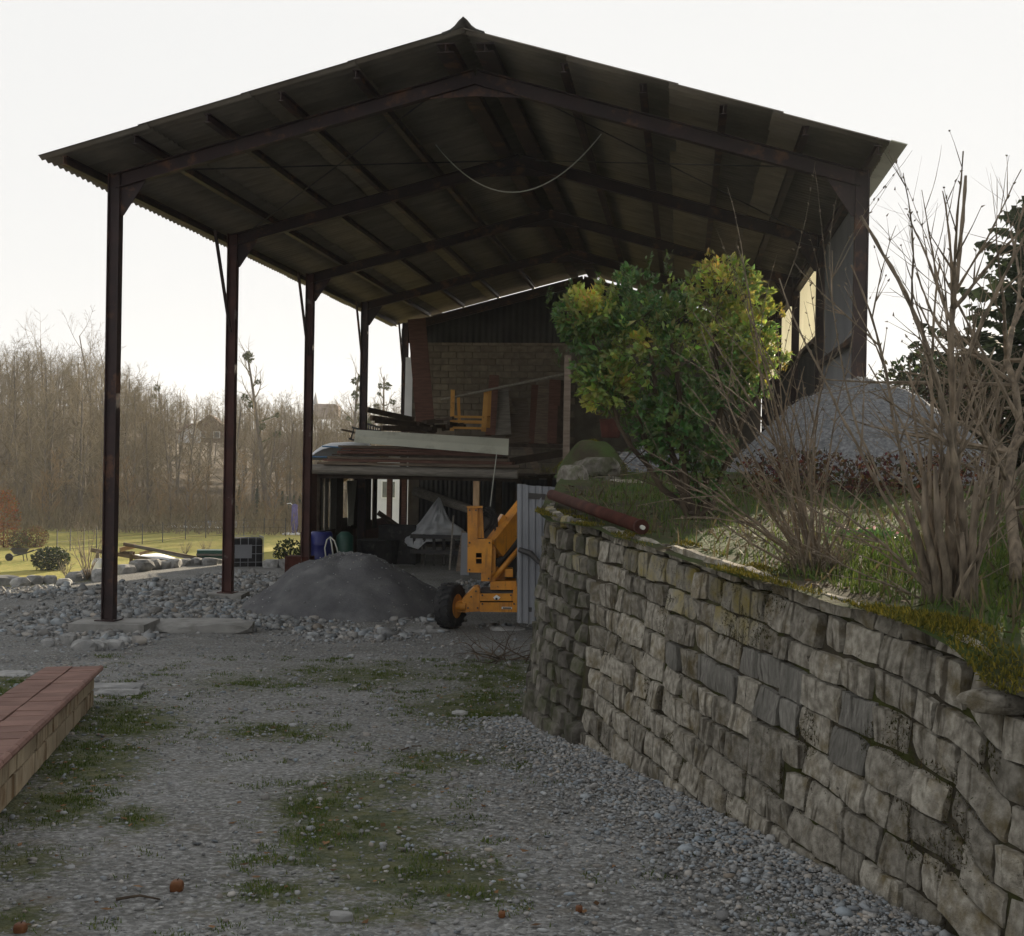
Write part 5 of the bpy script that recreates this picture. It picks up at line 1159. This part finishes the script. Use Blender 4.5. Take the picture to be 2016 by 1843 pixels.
for i in range(16):
    st = bp_ + Vector((rd.gauss(.1, .25), rd.gauss(0, .25), .02)); a_ = rd.uniform(0, 6.28); shoot(m, st, Vector((math.cos(a_), math.sin(a_), rd.uniform(.05, .5))), rd.uniform(.4, .95), .009, rd, 1, .25, True, -.02, (2, 4), .7, .6, 5)
m.top('brush_pile', M['bark_dark'], 'low pile of cut dark branches on the ground by the wall corner', 'branches', kind='stuff')

# ------------------------------------------------------------------ lawn, garden things and wood beyond the yard
def grow(tb, cb, p, d, L_, r, lev, rd, P_):
    k = P_['seg'][lev]; pts = [p]; rad = [r]; d = d.normalized()
    for i in range(k):
        d = (d + rv(rd, P_['wob'][lev]) + Vector((0, 0, P_['up'][lev]))).normalized(); pts.append(pts[-1] + d * (L_ / k)); rad.append(r * (1 - (i + 1) / k * .75))
    if lev == 0: tb.axis = pts
    (tb if lev == 0 else cb).tube(pts, rad, 5 if lev == 0 else 3, False)
    if lev < len(P_['n']):
        for j in range(P_['n'][lev]):
            f = P_['f0'][lev] + (1 - P_['f0'][lev]) * (j + rd.random()) / P_['n'][lev]; i = min(int(f * k), k - 1); q = pts[i].lerp(pts[i + 1], f * k - i); a_ = (pts[i + 1] - pts[i]).normalized(); s_ = rv(rd).cross(a_).normalized()
            grow(tb, cb, q, a_ * P_['fw'][lev] + s_, L_ * P_['len'][lev] * (1.15 - f * .6) * rd.uniform(.7, 1.2), max(rad[i] * .5, .012), lev + 1, rd, P_)
def tree_proto(seed, h, P_, mt_t, mt_c, name, label, group, mist=0):
    rd = random.Random(seed); tb, cb = MB(), MB(); grow(tb, cb, Vector((0, 0, -.3)), Vector((0, 0, 1)), h, h * .011 + .03 if not mist else h * .015 + .05, 0, rd, P_)
    t = thing(name, (0, 0, 0), label, 'tree', 0, group); tb.build('trunk', mt_t, t); c = cb.build('crown', mt_c, t)
    for i in range(mist):
        z = h * rd.uniform(.45, 1.0); r_ = rd.uniform(.16, .36) if i else .42; a_ = rd.uniform(0, 6.28); fz = min(z / h * 9, 8.99); ax_ = tb.axis[int(fz)].lerp(tb.axis[int(fz) + 1], fz % 1); q = ax_ + Vector((math.cos(a_), math.sin(a_) * .4, .25)) * ((h - z) * .28 + .1); m = MB(); m.tube([ax_ - Vector((0, 0, .2)), q], [.07, .03], 4, False)
        for k in range(90): u = rv(rd).normalized(); m.add([q + u * r_ * .25, q + (u + rv(rd, .12)) * r_, q + (u + rv(rd, .22)) * r_ * .95], [(0, 1, 2)])
        m.build('mistletoe', M['mistletoe'], t)
    return t
PA = dict(seg=[9, 5, 3, 2], wob=[.035, .12, .16, .2], up=[.02, .09, .07, .03], n=[15, 7, 7], f0=[.22, .2, .15], fw=[.75, .9, 1.0], len=[.42, .5, .5])
PB = dict(seg=[9, 5, 3, 2], wob=[.05, .15, .18, .2], up=[.02, .12, .08, .03], n=[20, 7, 6], f0=[.10, .15, .15], fw=[1.1, 1.0, 1.0], len=[.34, .5, .5])
PC = dict(seg=[7, 4, 3], wob=[.08, .16, .2], up=[.02, .1, .08], n=[26, 9], f0=[.05, .15], fw=[.9, .9], len=[.5, .5])
PROT = []
for i in range(4): PROT.append(tree_proto(100 + i, 11 + i * .6, PA if i % 2 == 0 else PB, M['trunk_far'], M['twig'], 'bare_tree', 'bare brown tree in the dense wood behind the lawn', 'bare trees of the wood'))
POR = tree_proto(140, 7.5, PB, M['trunk_far'], M['twig_red'], 'orange_twigged_tree', 'bare tree with orange-brown twigs along the front of the wood', 'orange-twigged trees in front of the wood')
SKY = [(-60, 690), (0, 682), (60, 668), (110, 668), (150, 690), (190, 672), (235, 715), (280, 745), (330, 768), (400, 785), (470, 772), (520, 770), (590, 780), (640, 800), (690, 775), (740, 785), (800, 778), (850, 790)]
def skyline(px): return float(np.interp(px, [s_[0] for s_ in SKY], [s_[1] for s_ in SKY]))
used = [False] * 5; rdt = random.Random(21); ntree = 0
def put(proto_i, p, sc):
    src = (PROT + [POR])[proto_i]; mx = Matrix.Translation(p) @ Matrix.Rotation(rdt.uniform(0, 6.28), 4, 'Z') @ Matrix.Diagonal((sc * rdt.uniform(.9, 1.15), sc * rdt.uniform(.9, 1.15), sc, 1))
    if not used[proto_i]: src.matrix_basis = mx; used[proto_i] = True
    else: copy_tree(src, mx)
rows = [(88, 24, .62, 1), (94, 26, .72, 0), (102, 28, .8, 0), (112, 30, .88, 0), (124, 32, .95, 0), (138, 34, 1.0, 0), (156, 34, 1.0, 0), (178, 34, 1.05, 0)]
for (d_, cnt, sc, fr) in rows:
    for i in range(cnt):
        px = -70 + 930 * (i + rdt.random()) / cnt; dd = d_ * rdt.uniform(.97, 1.04)
        if 350 < px < 450 and dd < 150 and rdt.random() < .55: continue      # clearing with the houses
        if px > 450 and d_ < 100 and rdt.random() < .5: continue
        q = at(px, 900, dd); z = float(H(q.x, q.y)); p = Vector((q.x, q.y, z)); k = 4 if (fr and rdt.random() < .55) else rdt.randrange(4)
        hmax = (at(px, skyline(px) + rdt.uniform(-4, 45), dd).z - z) / (11 + k * .6 if k < 4 else 7.5); s_ = min(sc * rdt.uniform(.8, 1.25), hmax * .93)
        if s_ < .25: continue
        put(k, p, s_)
for i, u in enumerate(used):
    if not u: bpy.data.objects.remove((PROT + [POR])[i])
# mistletoe trees, and the tall open crown beside the first post
PM = dict(seg=[9, 5, 3], wob=[.04, .12, .16], up=[.02, .2, .1], n=[14, 6], f0=[.3, .3], fw=[1.3, 1.0], len=[.24, .5])
PO = dict(seg=[9, 6, 4, 3], wob=[.03, .09, .12, .16], up=[.02, .14, .1, .05], n=[9, 5, 4], f0=[.35, .3, .2], fw=[1.0, 1.0, 1.0], len=[.5, .5, .5])
for (x, ytop, dd, lb, ms, sd_) in ((530, 680, 100, 'slender tree hung with mistletoe balls, between the second and third posts', 9, 5), (683, 722, 105, 'mistletoe-laden tree just left of the fourth post', 12, 8), (752, 735, 110, 'thin tree with mistletoe between the fourth post and the block wall', 9, 14), (325, 745, 150, 'twisted tree with ivy on the skyline left of the second post', 5, 17)):
    q = at(x, 900, dd); z = float(H(q.x, q.y)); h = at(x, ytop, dd).z - z; t = tree_proto(sd_, h, PM, M['trunk_far'], M['twig'], 'mistletoe_tree', lb, None, ms); t.matrix_basis = Matrix.Translation((q.x, q.y, z))
for (x, ytop, dd, lb, sd_) in ((190, 655, 120, 'tall open-crowned bare tree on the skyline just left of the first post', 33), (240, 690, 125, 'narrow bare tree on the skyline right of the first post', 35), (90, 662, 130, 'broad bare tree on the skyline at the left', 37)):
    q = at(x, 900, dd); z = float(H(q.x, q.y)); h = at(x, ytop, dd).z - z; t = tree_proto(sd_, h, PO, M['trunk_far'], M['twig'], 'bare_tree', lb, None, 0); t.matrix_basis = Matrix.Translation((q.x, q.y, z))
# distant wooded ridge as one mass, and undergrowth at the wood's foot
rd = random.Random(4); m = MB()
for i in range(420):
    dd = rd.uniform(230, 420); px = rd.uniform(-80, 900); q = at(px, 900, dd); z = float(H(q.x, q.y)); h = rd.uniform(6, 10); q.z = z
    m.tube([q, q + Vector((0, 0, h))], [.16, .03], 3, False)
    for k in range(34): f = rd.uniform(.2, 1); u = rv(rd).normalized(); o = q + Vector((0, 0, h * f)); e_ = o + (u * 1.4 + Vector((0, 0, 1.2))) * rd.uniform(.5, 1.4) * (1.3 - f); w_ = Vector((-u.y, u.x, 0)) * .06; m.add([o - w_, o + w_, e_], [(0, 1, 2)])
m.top('distant_wood', M['twig'], 'hazy brown wood covering the distant ridge', 'wood', kind='stuff')
m = MB()
for i in range(5200):
    px = rd.uniform(-70, 860); dd = rd.uniform(84, 112); q = at(px, 900, dd); q.z = float(H(q.x, q.y)); u = rv(rd, .5) + Vector((0, 0, 1.2)); l = rd.uniform(.5, 2.2); e_ = q + u.normalized() * l; w_ = Vector((.035, 0, 0)); m.add([q - w_, q + w_, e_], [(0, 1, 2)])
    for k in range(3): o = q.lerp(e_, rd.uniform(.3, .9)); m.add([o - w_ * .6, o + w_ * .6, o + (u + rv(rd, .8)).normalized() * l * .45], [(0, 1, 2)])
m.top('undergrowth', M['twig'], 'brown brushwood along the foot of the wood', 'brushwood', kind='stuff')
# young conifers at the back of the lawn
for i, (x, y) in enumerate(sorted([(520, 1022), (545, 1018), (566, 1022), (590, 1018), (505, 1028), (555, 1030), (578, 1028), (470, 1035), (632, 1020), (660, 1018), (690, 1015)])):
    q = onG(x, y); h = random.uniform(1.8, 3.2); t = thing('young_conifer', q, 'young green conifer at the back of the lawn, %s from the left in its row' % ORD[i], 'tree', 0, 'young conifers behind the lawn'); m = MB(); rd = random.Random(i)
    m.tube([q, q + Vector((0, 0, h))], [.05, .01], 4); m.build('trunk', M['bark_dark'], t); m = MB()
    for k in range(260): f = rd.random() ** .8; a_ = rd.uniform(0, 6.28); r_ = .85 * (1 - f) + .08; p = q + Vector((0, 0, h * f)); e_ = p + Vector((math.cos(a_) * r_, math.sin(a_) * r_, -.12)); w_ = Vector((-math.sin(a_), math.cos(a_), 0)) * .09; m.add([p - w_, p + w_, e_], [(0, 1, 2)])
    m.build('crown', M['needle'], t)
# shrubs on the lawn
def shrub(px, py, r, label, cols, seed, n=900, l=.10, name='garden_bush', mat='leaf'):
    q = onG(px, py); return leafball(name, q + Vector((0, 0, r[2] * .95)), r, n, label, 'bush', M[mat], cols, seed, l)
shrub(100, 1122, (.80, .8, .52), 'dark clipped evergreen bush on the sunny lawn', [(.02, .035, .012), (.03, .045, .015)], 1, 2200, .12)
shrub(68, 1078, (.75, .75, .60), 'rounded brown bush at the back of the lawn', [(.17, .11, .05), (.2, .13, .06)], 2, 1100, .12, mat='dead_leaf')
shrub(36, 1080, (.5, .5, .5), 'small pale brown bush left of the rounded one', [(.17, .13, .07), (.14, .11, .06)], 3, 700, .12, mat='dead_leaf')
shrub(5, 1078, (.9, .8, 1.7), 'orange-brown bush at the left picture edge', [(.28, .12, .04), (.22, .11, .05)], 4, 1600, .14, mat='dead_leaf')
shrub(572, 1108, (.42, .4, .3), 'low dark green bush left of the third post', [(.03, .05, .015)], 5, 800, .08)
for i, (x, y, h, lb) in enumerate(((172, 1142, 1.5, 'small bare bush on the lawn edge left of the first post'), (365, 1095, 1.1, 'small bare bush behind the collapsed frame'), (405, 1092, 1.0, 'thin bare bush left of the black tank'), (130, 1138, .9, 'low bare bush left of the small one at the yard edge'))):
    q = onG(x, y); t = thing('bare_bush', q, lb, 'bush'); m = MB(); rd = random.Random(60 + i)
    for k in range(12): a_ = rd.uniform(0, 6.28); shoot(m, q, Vector((math.cos(a_) * .5, math.sin(a_) * .5, 1)), h * rd.uniform(.6, 1), .013, rd, 2, .15, False, .03, (2, 4), .6, .55, 4, .15)
    m.build('branch', M['bark'], t)
# wheelbarrow
wq = onG(42, 1105); wb = thing('wheelbarrow', wq, 'wheelbarrow standing on the lawn left of the clipped bush', 'wheelbarrow'); sc = 1.0
m = MB(); vs = []
for (z, a_, b_) in ((.34, .26, .2), (.62, .5, .32)):
    for k in range(12): t_ = 2 * math.pi * k / 12; vs.append(wq + Vector((math.cos(t_) * a_ - .1, math.sin(t_) * b_, z)))
m.add(vs, [(k, (k + 1) % 12, 12 + (k + 1) % 12, 12 + k) for k in range(12)] + [tuple(range(12))]); m.build('tray', M['dark_metal'], wb, True)
for sg in (-1, 1): m = MB(); m.tube([wq + Vector((-.55, .05 * sg, .2)), wq + Vector((.1, .2 * sg, .36)), wq + Vector((.75, .28 * sg, .6))], .025, 6); m.build('handle', M['dark_metal'], wb); m = MB(); m.tube([wq + Vector((.15, .2 * sg, .36)), wq + Vector((.22, .22 * sg, 0))], .022, 5); m.build('leg', M['dark_metal'], wb)
m = MB(); m.tube([wq + Vector((-.6, -.05, .19)), wq + Vector((-.6, .05, .19))], .19, 16); m.build('wheel', M['black'], wb)
# collapsed timber frame with a white sheet, on the yard edge
cf = thing('collapsed_frame', onG(300, 1108), 'collapsed timber frame at the yard edge between the first and second posts', 'frame'); dC = 31.5
def z5(x, y): return ((200 + x / 3.877) / 1.2143, (1200 + y / 3.877) / 1.2143)
for (a_, b_, w, mt) in (((70, 445), (840, 570), .10, 'wood'), ((370, 390), (1100, 530), .08, 'wood'), ((335, 445), (485, 405), .11, 'wood_new'), ((520, 482), (660, 440), .07, 'wood_new'), ((440, 470), (440, 580), .12, 'wood'), ((130, 455), (130, 640), .2, 'wood_grey'), ((335, 468), (470, 475), .08, 'wood'), ((470, 405), (1120, 555), .06, 'wood_grey')):
    m = MB(); m.beam(at(*z5(*a_), dC), at(*z5(*b_), dC + .2), .08, w); m.build('beam', M[mt], cf)
m = MB(); vs = []
for i in range(15):
    f = i / 14; x = 500 + 560 * f; yt = 490 - 25 * math.sin(f * math.pi * 1.2) ** 3 * 1.2 + 60 * f; yb = 500 + 75 * f
    vs += [at(*z5(x - 30, yt - 6), dC + .9), at(*z5(x, (yt + yb) / 2), dC + .4), at(*z5(x + 10, yb), dC - .05)]
m.add(vs, [(3 * i + k, 3 * i + k + 1, 3 * i + 4 + k, 3 * i + 3 + k) for i in range(14) for k in (0, 1)]); so_ = m.top('white_sheet', M['white'], 'bent white sheet lying on the collapsed frame', 'sheet', smooth=True); so_.modifiers.new('t', 'SOLIDIFY').thickness = .01
m = MB(); m.rock(at(*z5(130, 620), dC) , (.18, .15, .35), 4, 0, None, 1, .2); m.top('white_sack', M['white'], 'white sack leaning against the collapsed frame beside the first post', 'sack')
m = MB(); m.box(at(*z5(1190, 515), dC + .5), (.75, .4, .4), Matrix.Rotation(.2, 3, 'Z')); o = m.top('green_box', M['green_pl'], 'dark green box left of the black tank', 'box'); m = MB(); m.box(at(*z5(1190, 485), dC + .45), (.78, .43, .05), Matrix.Rotation(.2, 3, 'Z')); m.build('lid', M['wood_grey'], o)
# black tank in a wire cage
tq = onG(485, 1122); tq = at(484, 1121, 31.0); tk = thing('caged_tank', tq, 'black liquid tank in a pale wire cage behind the second post', 'tank'); ra = Matrix.Rotation(.35, 3, 'Z'); tc_ = tq + Vector((0, 0, .42))
m = MB(); m.box(tc_, (.72, .68, .78), ra); o = m.build('tank_body', M['black'], tk); bv = o.modifiers.new('b', 'BEVEL'); bv.width = .06; bv.segments = 3
m = MB()
for k in range(5):
    u = -.38 + k * .19
    for sg in (-1, 1):
        for (a_, b_) in (((u, .36 * sg, -.42), (u, .36 * sg, .42)), ((.38 * sg, u * .95, -.42), (.38 * sg, u * .95, .42)), ((-.38, .36 * sg, u * 1.1), (.38, .36 * sg, u * 1.1)), ((.38 * sg, -.36, u * 1.1), (.38 * sg, .36, u * 1.1))): m.beam(tc_ + ra @ Vector(a_), tc_ + ra @ Vector(b_), .014, .014)
m.build('cage', M['grey_sheet'], tk)
m = MB(); m.box(tc_ + ra @ Vector((-.12, -.375, .06)), (.42, .008, .34), ra); m.build('label_plate', M['grey_sheet'], tk)
m = MB(); m.box(tq + Vector((0, 0, -.02)), (.78, .74, .09), ra); m.build('pallet', M['wood_dark'], tk)
p = at(590, 1112, 29.0); m = MB(); m.box(p, (.6, .4, .42), RB); m.top('rust_box', M['rust'], 'rust-brown box against the foot of the third post', 'box')
# pool cover, furled parasol, fence
pc_ = onG(430, 1036); t = thing('pool', pc_, 'round pale pool with white surround at the back of the lawn', 'pool')
m = MB(); m.tube([pc_ + Vector((.5, 0, 0)), pc_ + Vector((.5, 0, .35))], 1.8, 28); m.build('rim', M['grey_sheet'], t); m = MB(); m.box(pc_ + Vector((-.8, -1.6, .03)), (5.0, 2.0, .06)); m.build('surround', M['white'], t)
pc_ = onG(596, 1052); m = MB(); m.box(pc_ + Vector((0, 0, .04)), (2.6, 1.6, .08)); m.top('white_terrace_slab', M['white'], 'white paved patch left of the third post on the lawn', 'paving')
pq = onG(578, 1052); t = thing('furled_parasol', pq, 'furled purple parasol on a bent white pole on the lawn', 'parasol'); 
ht = at(578, 992, pq.y).z - pq.z
m = MB(); m.tube([pq + Vector((.05, 0, .1)), pq + Vector((.05, 0, ht * .3)), pq + Vector((.05, 0, ht * .96)), pq + Vector((.05, 0, ht))], [.16, .26, .20, .05], 12); m.build('canopy', M['purple'], t, True)
m = MB(); m.tube([pq, pq + Vector((0, 0, ht * .9)), pq + Vector((-.25, 0, ht * 1.02)), pq + Vector((-.5, 0, ht * 1.0))], .03, 6); m.build('pole', M['white'], t)
fps = [onG(x, y) for x, y in ((112, 1090), (138, 1086), (165, 1083), (190, 1080), (280, 1072), (320, 1068), (365, 1062), (405, 1060), (480, 1056), (520, 1055), (562, 1056))]
for i in range(1):
    t = thing('wire_fence', fps[0], 'thin wire mesh fence with slim dark posts across the lawn', 'fence')
    for q in fps: m = MB(); m.tube([q, q + Vector((0, 0, 1.25))], .03, 5); m.build('post', M['dark_metal'], t)
    for z in (.15, .6, 1.1):
        for a_, b_ in zip(fps[:-1], fps[1:]): m = MB(); m.tube([a_ + Vector((0, 0, z)), b_ + Vector((0, 0, z))], .012, 3, False); m.build('wire', M['dark_metal'], t)
# houses beyond
def house(name, px, pybase, d, w, dep, hw, hr, rz, label, wall_m, roof_m, wins):
    q = at(px, pybase, d); t = thing(name, q, label, 'house', rz); mx = W(t)
    def LP(x, y, z): return mx @ Vector((x, y, z))
    m = MB(); m.extrude([LP(-w / 2, 0, 0), LP(w / 2, 0, 0), LP(w / 2, 0, hw), LP(0, 0, hw + hr), LP(-w / 2, 0, hw)], LP(0, dep, 0) - LP(0, 0, 0)); m.build('wall', wall_m, t)
    for sg in (-1, 1):
        m = MB(); e_ = .4; sl = hr / (w / 2); a_ = LP(sg * (w / 2 + e_), -.4, hw - e_ * sl + .03); b_ = LP(0, -.4, hw + hr + .03); m.extrude([a_, b_, b_ + Vector((0, 0, .14)), a_ + Vector((0, 0, .14))], LP(0, dep + .8, 0) - LP(0, 0, 0)); m.build('roof', roof_m, t)
    for (x, z, ww, hh) in wins:
        m = MB(); m.box(LP(x, -.02, z), (ww + .16, .05, hh + .16), Matrix.Rotation(rz, 3, 'Z')); f_ = m.build('window', M['white'], t); m = MB(); m.box(LP(x, -.05, z), (ww, .03, hh), Matrix.Rotation(rz, 3, 'Z')); m.build('pane', M['glass'], f_)
house('white_house', 790, 1085, 75, 4.6, 6, 5.0, 1.2, .05, 'white house seen through the opening under the storage platform', M['house_white'], M['roof_tile'], ((-.83, 3.75, .75, .95), (1.2, 3.7, .8, 1.0)))
house('timber_house', 412, 870, 155, 4.6, 8, 1.6, 1.7, .15, 'brown timber chalet with a gable roof on the wooded slope', M['timber_house'], M['roof_tile'], ((-.8, .9, .7, .7), (.9, .9, .7, .7)))
house('pale_house', 378, 872, 148, 2.2, 4, 1.4, .8, .4, 'small pale house catching the sun below the chalet', M['house_white'], M['roof_tile'], ((0, .8, .5, .5),))
house('pale_house', 566, 930, 135, 1.3, 3, 2.2, .9, .5, 'narrow pale house lit by the sun among trees left of the third post', M['house_white'], M['roof_tile'], ((0, 1.2, .4, .6),))
cq = at(621, 800, 330); t = thing('church_steeple', cq, 'slim pointed church steeple on the skyline right of the third post', 'steeple'); hS = at(621, 772, 330).z - cq.z
m = MB(); m.box(cq + Vector((0, 0, -2)), (1.1, 1.1, 5)); m.build('tower', M['house_white'], t); m = MB(); m.tube([cq + Vector((0, 0, .5)), cq + Vector((0, 0, hS))], [.8, .02], 8); m.build('spire', M['grey_sheet'], t)
m = MB(); q = at(640, 802, 320); m.extrude([q + Vector((-3, 0, -3)), q + Vector((3.4, 0, -3)), q + Vector((3.4, 0, .4)), q + Vector((2.6, 0, .9)), q + Vector((-2.4, 0, .9)), q + Vector((-3, 0, .4))], (0, 5, 0)); m.top('long_roof', M['roof_tile'], 'long dark roof below the church steeple', 'building')

# ------------------------------------------------------------------ haze
hm = bpy.data.materials.new('haze'); hm.use_nodes = True; nt = hm.node_tree; nt.nodes.remove(nt.nodes['Principled BSDF'])
pv = nt.nodes.new('ShaderNodeVolumePrincipled'); pv.inputs['Color'].default_value = (.93, .97, 1.0, 1); pv.inputs['Density'].default_value = .00036; pv.inputs['Anisotropy'].default_value = .25
nt.links.new(pv.outputs[0], nt.nodes['Material Output'].inputs['Volume'])
m = MB(); m.box((0, 1990, 20.5), (8100, 4100, 49)); ho = m.top('haze', hm, None, None, kind='stuff')
